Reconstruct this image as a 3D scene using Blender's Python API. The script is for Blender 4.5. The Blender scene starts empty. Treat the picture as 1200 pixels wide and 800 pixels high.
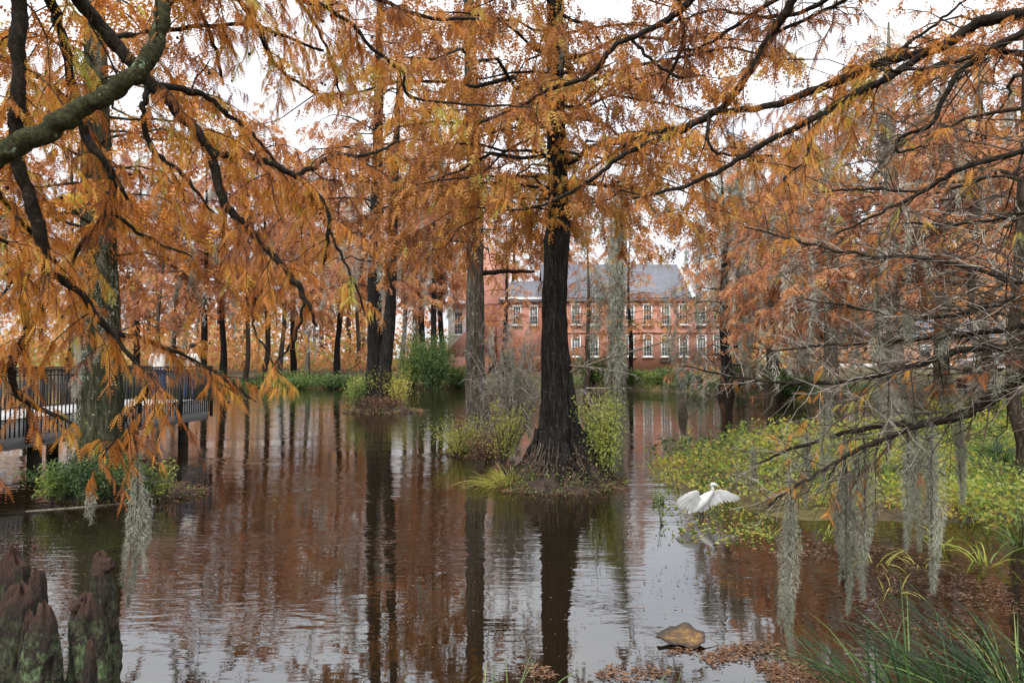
import bpy, math, random
import numpy as np
from mathutils import Vector, Matrix

# ------------------------------------------------------------------ camera, sky, sun, exposure
SC = bpy.context.scene
COL = SC.collection
R_ = math.radians
CAMZ, FPX, PITCH = 2.6, 800.0, math.atan(20 / 800)
cd = bpy.data.cameras.new('camera'); cam = bpy.data.objects.new('camera', cd); COL.objects.link(cam)
cam.location = (0, 0, CAMZ); cam.rotation_euler = (R_(90) + PITCH, 0, 0)
cd.sensor_width = 36; cd.lens = 24; cd.clip_start = 0.05; cd.clip_end = 3000
SC.camera = cam

SUN_EL, SUN_AZ = R_(48), R_(205)       # azimuth clockwise from +Y: behind the camera, a little to the left
w = bpy.data.worlds.new('World'); SC.world = w; w.use_nodes = True
wt = w.node_tree; wt.nodes.clear()
wo = wt.nodes.new('ShaderNodeOutputWorld'); bg = wt.nodes.new('ShaderNodeBackground')
sky = wt.nodes.new('ShaderNodeTexSky'); sky.sky_type = 'NISHITA'; sky.sun_disc = False
sky.sun_elevation = SUN_EL; sky.sun_rotation = SUN_AZ; sky.dust_density = 2.0; sky.air_density = 1.0
tc = wt.nodes.new('ShaderNodeTexCoord'); mp = wt.nodes.new('ShaderNodeMapping'); mp.inputs['Scale'].default_value = (1.6, 1.6, 4.0)
nz = wt.nodes.new('ShaderNodeTexNoise'); nz.inputs['Scale'].default_value = 2.2; nz.inputs['Detail'].default_value = 5
cr = wt.nodes.new('ShaderNodeValToRGB')
cr.color_ramp.elements[0].position = 0.35; cr.color_ramp.elements[0].color = (0.78, 0.82, 0.90, 1)
cr.color_ramp.elements[1].position = 0.65; cr.color_ramp.elements[1].color = (1.0, 1.0, 1.0, 1)
sc_ = wt.nodes.new('ShaderNodeVectorMath'); sc_.operation = 'SCALE'; sc_.inputs['Scale'].default_value = 9.0
mx = wt.nodes.new('ShaderNodeMix'); mx.data_type = 'RGBA'; mx.inputs['Factor'].default_value = 0.86
wt.links.new(tc.outputs['Generated'], mp.inputs['Vector']); wt.links.new(mp.outputs[0], nz.inputs['Vector'])
wt.links.new(nz.outputs['Fac'], cr.inputs[0]); wt.links.new(cr.outputs[0], sc_.inputs[0])
sxyz = wt.nodes.new('ShaderNodeSeparateXYZ'); wt.links.new(tc.outputs['Generated'], sxyz.inputs[0])
zc = wt.nodes.new('ShaderNodeMath'); zc.operation = 'MAXIMUM'; wt.links.new(sxyz.outputs['Z'], zc.inputs[0]); zc.inputs[1].default_value = 0.0
zm = wt.nodes.new('ShaderNodeMath'); zm.operation = 'MULTIPLY_ADD'; wt.links.new(zc.outputs[0], zm.inputs[0]); zm.inputs[1].default_value = 10.4; zm.inputs[2].default_value = 5.2
wt.links.new(zm.outputs[0], sc_.inputs['Scale'])
wt.links.new(sky.outputs[0], mx.inputs['A']); wt.links.new(sc_.outputs[0], mx.inputs['B'])
wt.links.new(mx.outputs['Result'], bg.inputs['Color']); bg.inputs['Strength'].default_value = 0.12
wt.links.new(bg.outputs[0], wo.inputs['Surface'])

sd = bpy.data.lights.new('sun', 'SUN'); sd.energy = 1.5; sd.angle = R_(12); sd.color = (1.0, 0.95, 0.88)
sun = bpy.data.objects.new('sun', sd); COL.objects.link(sun)
sdir = Vector((math.sin(SUN_AZ) * math.cos(SUN_EL), math.cos(SUN_AZ) * math.cos(SUN_EL), math.sin(SUN_EL)))
sun.rotation_euler = sdir.to_track_quat('Z', 'Y').to_euler()

SC.view_settings.view_transform = 'Standard'; SC.view_settings.look = 'None'
SC.view_settings.exposure = 0.78; SC.view_settings.gamma = 1.0; SC.view_settings.use_curve_mapping = False
SC.render.engine = 'CYCLES'
SC.cycles.use_denoising = True; SC.cycles.max_bounces = 6; SC.cycles.diffuse_bounces = 3
SC.cycles.glossy_bounces = 3; SC.cycles.transmission_bounces = 3; SC.cycles.transparent_max_bounces = 4
SC.cycles.caustics_reflective = False; SC.cycles.caustics_refractive = False

# ------------------------------------------------------------------ numpy helpers
rng = np.random.default_rng(11)
random.seed(11)
cP, sP = math.cos(PITCH), math.sin(PITCH)

def ray(px, py):
    a, b = (px - 600) / FPX, (400 - py) / FPX
    return np.array([a, cP - b * sP, sP + b * cP])
def P(px, py, Y):
    d = ray(px, py); return np.array([0, 0, CAMZ]) + d * (Y / d[1])
def G(px, py, z=0.0):
    d = ray(px, py); return np.array([0, 0, CAMZ]) + d * ((z - CAMZ) / d[2])

def nrm(v): return v / np.maximum(np.linalg.norm(v, axis=-1, keepdims=True), 1e-9)
def U(a, b, n=None): return rng.uniform(a, b, n)
def rdir(n): return nrm(rng.normal(size=(n, 3)))

def _h(i, j, k):
    x = (i * 374761393 + j * 668265263 + k * 2147483647 + 1274126177) & 0xFFFFFFFF
    x = ((x ^ (x >> 13)) * 1274126177) & 0xFFFFFFFF
    return ((x ^ (x >> 16)) & 0xFFFF) / 65535.0
def noise(p, s=1.0):
    p = np.asarray(p, float) * s; i = np.floor(p).astype(np.int64); f = p - i; f = f * f * (3 - 2 * f); r = 0
    for a in (0, 1):
        for b in (0, 1):
            for c in (0, 1):
                wgt = (f[..., 0] if a else 1 - f[..., 0]) * (f[..., 1] if b else 1 - f[..., 1]) * (f[..., 2] if c else 1 - f[..., 2])
                r = r + wgt * _h(i[..., 0] + a, i[..., 1] + b, i[..., 2] + c)
    return r * 2 - 1
def fbm(p, s=1.0, o=3):
    return sum(noise(p, s * 2 ** k) / 2 ** k for k in range(o))

class Geo:
    def __init__(s): s.V = []; s.F = {3: [], 4: []}; s.t = []; s.n = 0
    def add(s, V, F, tint=0.5):
        V = np.asarray(V, float).reshape(-1, 3); F = np.asarray(F, np.int64)
        s.V.append(V); s.F[F.shape[1]].append(F + s.n)
        s.t.append(np.broadcast_to(np.asarray(tint, float), (len(V),)) if np.ndim(tint) <= 1 else tint); s.n += len(V)
        return s
    def merge(s, g):
        for k in (3, 4):
            for F in g.F[k]: s.F[k].append(F + s.n)
        s.V += g.V; s.t += g.t; s.n += g.n; return s
    def mesh(s, name, smooth=False, origin=(0, 0, 0)):
        me = bpy.data.meshes.new(name)
        if not s.V: return me
        V = np.concatenate(s.V) - np.asarray(origin, float)
        fs = []; st = []; o = 0
        for k in (3, 4):
            for F in s.F[k]:
                fs.append(F.ravel()); st.append(o + np.arange(len(F)) * k); o += F.size
        L = np.concatenate(fs).astype(np.int32); S = np.concatenate(st).astype(np.int32)
        me.vertices.add(len(V)); me.vertices.foreach_set('co', V.astype(np.float32).ravel())
        me.loops.add(len(L)); me.loops.foreach_set('vertex_index', L)
        me.polygons.add(len(S)); me.polygons.foreach_set('loop_start', S)
        if smooth: me.polygons.foreach_set('use_smooth', np.ones(len(S), bool))
        at = me.attributes.new('tint', 'FLOAT', 'POINT'); at.data.foreach_set('value', np.concatenate(s.t).astype(np.float32))
        me.update(calc_edges=True)
        return me
    def part(s, name, mat, root, smooth=False, kind=None):
        """a part whose vertices are in world coordinates"""
        o = link(name, s.mesh(name, smooth, root.location), mat, root)
        return tag(o, kind=kind)
    def obj(s, name, mat, parent=None, smooth=False, origin=(0, 0, 0)):
        return link(name, s.mesh(name, smooth, origin), mat, parent, origin)

def link(name, me, mat=None, parent=None, loc=(0, 0, 0), rot=(0, 0, 0)):
    o = bpy.data.objects.new(name, me); COL.objects.link(o)
    if mat is not None and me is not None and len(me.materials) == 0: me.materials.append(mat)
    if parent is not None:
        o.parent = parent
    o.location = loc
    o.rotation_euler = rot
    return o
def tag(o, label=None, cat=None, group=None, kind=None):
    if label: o['label'] = label
    if cat: o['category'] = cat
    if group: o['group'] = group
    if kind: o['kind'] = kind
    return o
def thing(name, loc, label, cat, group=None, rz=0):
    """Empty at the thing's base; children are given in world coordinates minus that base"""
    o = bpy.data.objects.new(name, None); COL.objects.link(o); o.empty_display_size = 0.2
    o.location = [float(v) for v in loc]; o.rotation_euler = (0, 0, rz)
    tag(o, label, cat, group); return o
def dup(root, loc, rz=0, sc=1.0, label=None, group=None):
    r = root.copy(); COL.objects.link(r); r.location = loc; r.rotation_euler = (0, 0, rz)
    r.scale = (sc, sc, sc) if np.ndim(sc) == 0 else sc
    if label: r['label'] = label
    if group: r['group'] = group
    for ch in list(root.children):
        c = ch.copy(); COL.objects.link(c); c.parent = r
        for g in list(ch.children):
            d = g.copy(); COL.objects.link(d); d.parent = c
    return r

def tubes(PT, RD, sides=4, cap=False):
    """PT (N,m,3), RD (N,m): one tapered tube for each polyline"""
    PT = np.asarray(PT, float); RD = np.asarray(RD, float); N, m, _ = PT.shape
    T = nrm(np.gradient(PT, axis=1)); mean = nrm(PT[:, -1] - PT[:, 0])
    ref = np.where(np.abs(mean[:, 2:3]) < 0.75, np.array([[0, 0, 1.0]]), np.array([[1.0, 0, 0]]))[:, None, :]
    n = nrm(np.cross(T, ref + 0 * T)); b = np.cross(T, n)
    a = np.arange(sides) * 2 * math.pi / sides
    V = PT[:, :, None, :] + RD[:, :, None, None] * (np.cos(a)[None, None, :, None] * n[:, :, None, :] + np.sin(a)[None, None, :, None] * b[:, :, None, :])
    idx = np.arange(N * m * sides).reshape(N, m, sides)
    q = np.stack([idx[:, :-1], np.roll(idx[:, :-1], -1, 2), np.roll(idx[:, 1:], -1, 2), idx[:, 1:]], -1).reshape(-1, 4)
    return V.reshape(-1, 3), q
def resample(pts, rad, n):
    pts = np.asarray(pts, float); rad = np.asarray(rad, float); m = len(pts)
    # Catmull-Rom
    t = np.linspace(0, m - 1 - 1e-6, n); i = t.astype(int); f = (t - i)[:, None]
    E = np.vstack([2 * pts[0] - pts[1], pts, 2 * pts[-1] - pts[-2]])
    p0, p1, p2, p3 = E[i], E[i + 1], E[i + 2], E[i + 3]
    out = 0.5 * (2 * p1 + (p2 - p0) * f + (2 * p0 - 5 * p1 + 4 * p2 - p3) * f ** 2 + (3 * p1 - p0 - 3 * p2 + p3) * f ** 3)
    return out, np.interp(t, np.arange(m), rad)

def fronds(g, B, D, L, W, K, tint, droop=0.25, fill=0.62):
    """feathery sprays: a row of narrow leaflets on either side of a rachis"""
    N = len(B)
    if N == 0: return
    D = nrm(D); S = nrm(np.cross(D, rdir(N)))
    t = (np.arange(K) + 0.6) / K
    sh = np.sin(np.pi * np.clip(t * 0.86 + 0.12, 0, 1)) ** 0.7
    p = B[:, None] + D[:, None] * (L[:, None] * t)[..., None]
    p[..., 2] -= droop * (L[:, None] * t ** 2)
    hw = (L / K * fill)[:, None, None]
    V = []
    for sg in (-1, 1):
        sv = S[:, None] * sg
        jit = U(0.75, 1.25, (N, K))[..., None]
        ww = (W[:, None] * sh)[..., None] * jit
        tip = p + sv * ww + D[:, None] * ww * 0.75
        tip[..., 2] -= 0.15 * ww[..., 0]
        V.append(np.stack([p - D[:, None] * hw * 0.6, p + D[:, None] * hw * 0.6, tip], 2))
    V = np.stack(V, 2).reshape(-1, 3)
    tt = np.repeat(np.asarray(tint), K * 6)
    g.add(V, np.arange(len(V)).reshape(-1, 3), tt)
def leaves(g, B, D, L, W, tint, fold=0.25):
    """folded ovate leaves, four triangles each"""
    N = len(B); D = nrm(D); S = nrm(np.cross(D, rdir(N))); Nn = np.cross(S, D)
    L = L[:, None]; W = W[:, None]
    V = np.stack([B, B + D * L * .35 + S * W * .5 + Nn * W * fold * .5, B + D * L * .72 + S * W * .36 + Nn * W * fold * .4, B + D * L,
                  B + D * L * .72 - S * W * .36 + Nn * W * fold * .4, B + D * L * .35 - S * W * .5 + Nn * W * fold * .5, B + D * L * .5], 1)
    f = np.array([[0, 1, 6], [1, 2, 6], [2, 3, 6], [3, 4, 6], [4, 5, 6], [5, 0, 6]])
    F = (f[None] + (np.arange(N) * 7)[:, None, None]).reshape(-1, 3)
    g.add(V.reshape(-1, 3), F, np.repeat(tint, 7))
def diamonds(g, B, D, L, W, tint):
    N = len(B); D = nrm(D); S = nrm(np.cross(D, rdir(N))); L = L[:, None]; W = W[:, None]
    V = np.stack([B, B + D * L * .45 + S * W * .5, B + D * L, B + D * L * .45 - S * W * .5], 1).reshape(-1, 3)
    f = np.array([[0, 1, 2], [0, 2, 3]])
    g.add(V, (f[None] + (np.arange(N) * 4)[:, None, None]).reshape(-1, 3), np.repeat(tint, 4))
def blades(g, B, D, L, W, bend, tint, m=6):
    """grass or strap leaves, bending over under their weight"""
    N = len(B); D = nrm(D); t = np.linspace(0, 1, m)
    p = B[:, None] + D[:, None] * (L[:, None] * t)[..., None]
    hd = D.copy(); hd[:, 2] = 0; hd = nrm(hd + 1e-3 * rdir(N) * [1, 1, 0])
    p = p + hd[:, None] * (bend * L)[:, None, None] * (t ** 2)[None, :, None] * 0.7
    p[..., 2] -= (bend * L)[:, None] * t ** 2.4 * 0.75
    S = nrm(np.cross(D, hd) + 0.5 * rdir(N)); ww = (W[:, None] * (1 - t ** 2.2) * np.minimum(1, .6 + t))[..., None] * .5
    V = np.stack([p - S[:, None] * ww, p + S[:, None] * ww], 2).reshape(N, m * 2, 3)
    k = np.arange(m - 1) * 2; f = np.stack([k, k + 1, k + 3, k + 2], 1)
    g.add(V.reshape(-1, 3), (f[None] + (np.arange(N) * m * 2)[:, None, None]).reshape(-1, 4), np.repeat(tint, m * 2))
def box(g, c, s, ax=None, tint=0.5):
    c = np.asarray(c, float); s = np.asarray(s, float) / 2
    v = np.array([[x, y, z] for x in (-1, 1) for y in (-1, 1) for z in (-1, 1)]) * s
    if ax is not None: v = v @ np.asarray(ax, float)
    g.add(v + c, [[0, 1, 3, 2], [4, 6, 7, 5], [0, 4, 5, 1], [2, 3, 7, 6], [0, 2, 6, 4], [1, 5, 7, 3]], tint); return g
def prism(g, poly, z0, z1, tint=0.5):
    n = len(poly); V = [(x, y, z0) for x, y in poly] + [(x, y, z1) for x, y in poly]
    g.add(V, [[i, (i + 1) % n, n + (i + 1) % n, n + i] for i in range(n)], tint)
    T = [[0, i + 1, i] for i in range(1, n - 1)] + [[n, n + i, n + i + 1] for i in range(1, n - 1)]
    g.F[3].append(np.array(T) + g.n - 2 * n); return g
def ball(g, c, r, nu=10, nv=7, tint=0.5, sq=(1, 1, 1), lump=0.0):
    u = np.arange(nu) * 2 * math.pi / nu; v = np.linspace(0.001, math.pi - .001, nv)
    d = np.stack([np.sin(v)[:, None] * np.cos(u), np.sin(v)[:, None] * np.sin(u), np.cos(v)[:, None] + 0 * u], -1)
    rr = 1 + lump * noise(d * 2.1 + np.asarray(c) * 3)[..., None]
    V = (np.asarray(c) + d * rr * np.asarray(sq) * r).reshape(-1, 3)
    i = np.arange(nu * nv).reshape(nv, nu)
    F = np.stack([i[:-1], i[1:], np.roll(i[1:], -1, 1), np.roll(i[:-1], -1, 1)], -1).reshape(-1, 4)
    g.add(V, F, tint); return g

# ------------------------------------------------------------------ materials
def mat(name):
    m = bpy.data.materials.new(name); m.use_nodes = True; nt = m.node_tree; nt.nodes.clear()
    o = nt.nodes.new('ShaderNodeOutputMaterial'); return m, nt, o
def N(nt, t, **kw):
    n = nt.nodes.new('ShaderNode' + t)
    for k, v in kw.items():
        if hasattr(n, k): setattr(n, k, v)
        else: n.inputs[k].default_value = v
    return n
def ramp(nt, stops, src=None, interp='LINEAR'):
    r = nt.nodes.new('ShaderNodeValToRGB'); e = r.color_ramp.elements; r.color_ramp.interpolation = interp
    while len(e) > 1: e.remove(e[-1])
    e[0].position = stops[0][0]; e[0].color = (*stops[0][1], 1)
    for p, c in stops[1:]: x = e.new(p); x.color = (*c, 1)
    if src is not None: nt.links.new(src, r.inputs[0])
    return r
def coords(nt, scale=(1, 1, 1), kind='Object'):
    tc = nt.nodes.new('ShaderNodeTexCoord'); m = nt.nodes.new('ShaderNodeMapping'); m.inputs['Scale'].default_value = scale
    nt.links.new(tc.outputs[kind], m.inputs['Vector']); return m.outputs[0]
def leafmat(name, stops, trans=0.34, rough=0.6, world_var=0.0):
    m, nt, o = mat(name); a = N(nt, 'Attribute', attribute_name='tint'); r = ramp(nt, stops, a.outputs['Fac'])
    d = N(nt, 'BsdfDiffuse', Roughness=0.5); t = N(nt, 'BsdfTranslucent'); x = N(nt, 'MixShader', Fac=trans)
    g = N(nt, 'BsdfGlossy', Roughness=rough); x2 = N(nt, 'MixShader', Fac=0.03); g.inputs['Color'].default_value = (1, 1, 1, 1)
    L = nt.links.new
    L(r.outputs[0], d.inputs['Color']); L(r.outputs[0], t.inputs['Color'])
    L(d.outputs[0], x.inputs[1]); L(t.outputs[0], x.inputs[2]); L(x.outputs[0], x2.inputs[1]); L(g.outputs[0], x2.inputs[2]); L(x2.outputs[0], o.inputs[0])
    return m
def solid(name, stops, scale=(1, 1, 1), nscale=5.0, rough=0.8, bump=0.0, dist=0.02, detail=6, metal=0.0, spec=0.3):
    m, nt, o = mat(name); c = coords(nt, scale); n = N(nt, 'TexNoise', Scale=nscale, Detail=detail, Roughness=0.6); nt.links.new(c, n.inputs['Vector'])
    r = ramp(nt, stops, n.outputs['Fac']); b = N(nt, 'BsdfPrincipled', Roughness=rough, Metallic=metal); b.inputs['Specular IOR Level'].default_value = spec
    nt.links.new(r.outputs[0], b.inputs['Base Color']); nt.links.new(b.outputs[0], o.inputs[0])
    if bump:
        bp = N(nt, 'Bump', Strength=bump, Distance=dist); nt.links.new(n.outputs['Fac'], bp.inputs['Height']); nt.links.new(bp.outputs[0], b.inputs['Normal'])
    return m
def barkmat(name, dark, mid, pale, lichen=None, lich=0.6, vscale=(9, 9, 1.3), bump=1.0, dist=0.06, lscale=9):
    """vertical bark ridges with lichen specks"""
    m, nt, o = mat(name); L = nt.links.new
    c = coords(nt, vscale); n = N(nt, 'TexNoise', Scale=2.0, Detail=8, Roughness=0.68, Distortion=0.6); L(c, n.inputs['Vector'])
    r = ramp(nt, [(0.32, dark), (0.5, mid), (0.72, pale)], n.outputs['Fac'])
    col = r.outputs[0]
    if lichen:
        c2 = coords(nt, (1, 1, 1)); n2 = N(nt, 'TexNoise', Scale=lscale, Detail=7, Roughness=0.75); L(c2, n2.inputs['Vector'])
        f = ramp(nt, [(lich, (0, 0, 0)), (lich + .06, (1, 1, 1))], n2.outputs['Fac'])
        mx = N(nt, 'Mix', data_type='RGBA'); L(f.outputs[0], mx.inputs['Factor']); L(col, mx.inputs['A']); mx.inputs['B'].default_value = (*lichen, 1)
        col = mx.outputs['Result']
    b = N(nt, 'BsdfPrincipled', Roughness=0.9); b.inputs['Specular IOR Level'].default_value = 0.2
    bp = N(nt, 'Bump', Strength=bump, Distance=dist); L(n.outputs['Fac'], bp.inputs['Height']); L(bp.outputs[0], b.inputs['Normal'])
    L(col, b.inputs['Base Color']); L(b.outputs[0], o.inputs[0]); return m

M = {}
CYP = [(0.0, (.16, .045, .014)), (.3, (.46, .155, .026)), (.55, (.70, .28, .036)), (.78, (.78, .44, .055)), (1.0, (.50, .50, .08))]
M['frond'] = leafmat('cypress_frond', CYP)
M['frond_main'] = leafmat('cypress_frond_brown', [(0, (.16, .052, .017)), (.3, (.42, .155, .032)), (.6, (.60, .27, .046)), (.8, (.58, .36, .06)), (1, (.40, .42, .07))])
M['frond_far'] = leafmat('cypress_frond_rust', [(0, (.26, .10, .05)), (.3, (.52, .215, .095)), (.6, (.68, .31, .125)), (.85, (.70, .42, .15)), (1, (.46, .46, .13))], .38)
M['green'] = leafmat('shrub_leaf', [(0, (.03, .06, .018)), (.35, (.085, .15, .035)), (.65, (.19, .27, .055)), (1, (.42, .44, .09))], .35)
M['yellow'] = leafmat('yellow_leaf', [(0, (.12, .14, .03)), (.35, (.30, .32, .06)), (.65, (.50, .46, .09)), (1, (.62, .50, .12))], .4)
M['marsh'] = leafmat('marsh_leaf', [(0, (.03, .05, .014)), (.25, (.11, .17, .035)), (.5, (.26, .34, .05)), (.75, (.50, .46, .07)), (.9, (.52, .36, .08)), (1, (.28, .14, .05))], .4)
M['blade'] = leafmat('iris_blade', [(0, (.012, .030, .010)), (.5, (.036, .085, .022)), (.85, (.13, .22, .05)), (1, (.46, .42, .12))], .3, .55)
M['litter'] = leafmat('leaf_litter', [(0, (.045, .02, .011)), (.5, (.15, .07, .036)), (1, (.34, .20, .11))], .1)
M['moss'] = leafmat('spanish_moss', [(0, (.10, .10, .075)), (.4, (.27, .275, .205)), (.75, (.42, .43, .34)), (1, (.56, .57, .47))], .3)
M['moss_pale'] = leafmat('spanish_moss_pale', [(0, (.20, .19, .15)), (.4, (.48, .47, .39)), (1, (.74, .72, .63))], .3)
M['twig'] = solid('bare_twig', [(.3, (.028, .020, .014)), (.7, (.10, .078, .058))], nscale=9)
M['twig_grey'] = solid('grey_twig', [(.3, (.20, .165, .135)), (.7, (.50, .45, .385))], nscale=9)
M['limb'] = barkmat('limb_bark', (.007, .005, .004), (.022, .017, .012), (.065, .052, .036), (.09, .12, .05), .62, (14, 14, 14), .8, .02)
M['limb_moss'] = barkmat('mossy_limb_bark', (.009, .008, .005), (.034, .034, .014), (.085, .085, .032), (.22, .30, .17), .59, (16, 16, 16), .9, .025)
M['bark_dark'] = barkmat('dark_bark', (.0035, .003, .0028), (.015, .013, .011), (.062, .053, .044), (.32, .315, .29), .61, lscale=26)
M['bark_pale'] = barkmat('pale_bark', (.05, .042, .032), (.20, .17, .135), (.40, .36, .29), (.46, .46, .39), .6)
M['bark_grey'] = barkmat('grey_bark', (.020, .017, .013), (.095, .08, .064), (.27, .24, .195), (.36, .36, .30), .58)
M['bark_mid'] = barkmat('brown_bark', (.012, .009, .006), (.055, .040, .028), (.16, .125, .095), (.32, .31, .26), .62)
M['bark_moss'] = barkmat('green_bark', (.012, .013, .007), (.05, .052, .026), (.17, .17, .11), (.36, .37, .27), .60)
M['root'] = solid('root_soil', [(.3, (.012, .009, .006)), (.7, (.07, .05, .035))], nscale=6, bump=.8, dist=.08)
M['vine'] = solid('pale_vine', [(.3, (.07, .06, .04)), (.7, (.27, .24, .18))], nscale=14)
M['cone'] = solid('seed_cone', [(.3, (.014, .010, .008)), (.7, (.05, .035, .026))], nscale=9)

# ------------------------------------------------------------------ setting: ground, water
POND = np.array([(-40, 5.0), (-9, 5.0), (-5.2, 4.9), (-3.2, 5.0), (-1.5, 5.15), (1.5, 5.05), (3.2, 5.0), (4.6, 5.2), (6.0, 5.9), (8.6, 6.6), (11.5, 8.2),
                 (9.5, 10.5), (6.8, 10.8), (4.5, 12.0), (3.35, 13.4), (3.1, 15.2), (3.8, 17.0), (6.0, 20.5), (9.5, 24.0), (14.5, 26.0), (19, 27.5), (17, 33.0), (18.5, 40.0),
                 (15.5, 46.0), (14, 52), (10, 56.5), (5, 58), (1, 60.5), (-4, 60.5), (-9, 58.5), (-16, 59), (-24, 63), (-40, 66)], float)
def sdist(x, y, poly=POND):
    """signed distance to the pond outline, negative on the water"""
    q = np.stack([x, y], -1); d = np.full(x.shape, 1e9); ins = np.zeros(x.shape, bool)
    for i in range(len(poly)):
        a, b = poly[i], poly[(i + 1) % len(poly)]; e = b - a
        t = np.clip(((q - a) @ e) / (e @ e), 0, 1); d = np.minimum(d, np.linalg.norm(q - a - t[..., None] * e, axis=-1))
        c = ((a[1] > q[..., 1]) != (b[1] > q[..., 1])) & (q[..., 0] < (b[0] - a[0]) * (q[..., 1] - a[1]) / (b[1] - a[1] + 1e-12) + a[0]); ins ^= c
    return np.where(ins, -d, d)
def ground_z(x, y):
    x = np.asarray(x, float); y = np.asarray(y, float); d = sdist(x, y)
    p = np.stack([x, y, 0 * x], -1)
    marsh = np.clip((x - 1) / 3, 0, 1) * np.clip((30 - y) / 6, 0, 1) * np.clip((y - 5.6) / 1.5, 0, 1)
    bank = np.clip(d * 0.35, -0.7, .38) + np.clip(d - 3, 0, 14) * 0.075 + .10 * fbm(p, .35, 3) * np.clip(d, 0, 1)
    low = np.clip(d * .08, -.4, .08) + np.clip(d - 5, 0, 20) * .03 + .07 * fbm(p, .9, 3)
    return bank * (1 - marsh) + low * marsh

m, nt, o = mat('ground_soil'); M['ground'] = m; L = nt.links.new
c = coords(nt); n1 = N(nt, 'TexNoise', Scale=.35, Detail=5); L(c, n1.inputs['Vector']); n2 = N(nt, 'TexNoise', Scale=5.0, Detail=8, Roughness=.7); L(c, n2.inputs['Vector'])
r1 = ramp(nt, [(.35, (.05, .038, .02)), (.5, (.12, .085, .035)), (.65, (.16, .15, .045))], n1.outputs['Fac']); r2 = ramp(nt, [(.3, (.35, .3, .25)), (.7, (1.2, 1.15, 1.0))], n2.outputs['Fac'])
mm = N(nt, 'Mix', data_type='RGBA', blend_type='MULTIPLY'); mm.inputs['Factor'].default_value = 1; L(r1.outputs[0], mm.inputs['A']); L(r2.outputs[0], mm.inputs['B'])
b = N(nt, 'BsdfPrincipled', Roughness=.95); L(mm.outputs['Result'], b.inputs['Base Color']); bp = N(nt, 'Bump', Strength=.8, Distance=.06); L(n2.outputs['Fac'], bp.inputs['Height']); L(bp.outputs[0], b.inputs['Normal']); L(b.outputs[0], o.inputs[0])
xs = np.concatenate([[-1500, -500, -200, -100, -70], np.linspace(-45, 45, 131), [60, 80, 110, 200, 500, 1500]])
ys = np.concatenate([[-1500, -400, -100, -40, -15], np.linspace(-6, 90, 141), [100, 120, 160, 250, 600, 1500]])
X, Y = np.meshgrid(xs, ys); Z = ground_z(X, Y); I = np.arange(X.size).reshape(X.shape)
g = Geo(); g.add(np.stack([X, Y, Z], -1), np.stack([I[:-1, :-1], I[:-1, 1:], I[1:, 1:], I[1:, :-1]], -1).reshape(-1, 4))
tag(g.obj('ground', M['ground'], smooth=True), kind='structure')

m, nt, o = mat('pond_water'); M['water'] = m; L = nt.links.new
b = N(nt, 'BsdfPrincipled', Roughness=.02, IOR=1.75); b.inputs['Base Color'].default_value = (.013, .0085, .004, 1); b.inputs['Specular IOR Level'].default_value = 1.0
c3 = coords(nt, (1, 1.3, 1)); w3 = N(nt, 'TexNoise', Scale=.30, Detail=2); L(c3, w3.inputs['Vector'])
sy = N(nt, 'SeparateXYZ'); L(coords(nt), sy.inputs[0]); lee = N(nt, 'MapRange'); L(sy.outputs['Y'], lee.inputs['Value'])      # the near bank shelters the water in front of it
for k_, v_ in (('From Min', 6.4), ('From Max', 10.0), ('To Min', .30), ('To Max', 1.0)): lee.inputs[k_].default_value = v_
cm0 = ramp(nt, [(.40, (.25, .25, .25)), (.58, (1, 1, 1))], w3.outputs['Fac']); calm = N(nt, 'Math', operation='MULTIPLY'); L(cm0.outputs[0], calm.inputs[0]); L(lee.outputs[0], calm.inputs[1]); prev = None
for scl, sz_, dist, det, stg in (((.7, 1.5, 1), .9, .020, 1, .8), ((1.3, 4.2, 1), 2.0, .0064, 1, 1.0), ((3.0, 8.0, 1), 3.0, .0011, 1, 1.0)):
    cw = coords(nt, scl); wv = N(nt, 'TexNoise', Scale=sz_, Detail=det, Roughness=.5, Distortion=.5); L(cw, wv.inputs['Vector']); bw_ = N(nt, 'Bump', Distance=dist)
    km = N(nt, 'Math', operation='MULTIPLY'); L(calm.outputs[0], km.inputs[0]); km.inputs[1].default_value = stg; L(km.outputs[0], bw_.inputs['Strength']); L(wv.outputs['Fac'], bw_.inputs['Height'])
    if prev: L(prev.outputs[0], bw_.inputs['Normal'])
    prev = bw_
L(prev.outputs[0], b.inputs['Normal']); L(b.outputs[0], o.inputs[0])
g = Geo(); g.add([(-44, 2.0, 0), (26, 2.0, 0), (26, 70, 0), (-44, 70, 0)], [[0, 1, 2, 3]]); tag(g.obj('pond_water', M['water']), kind='structure')

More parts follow.
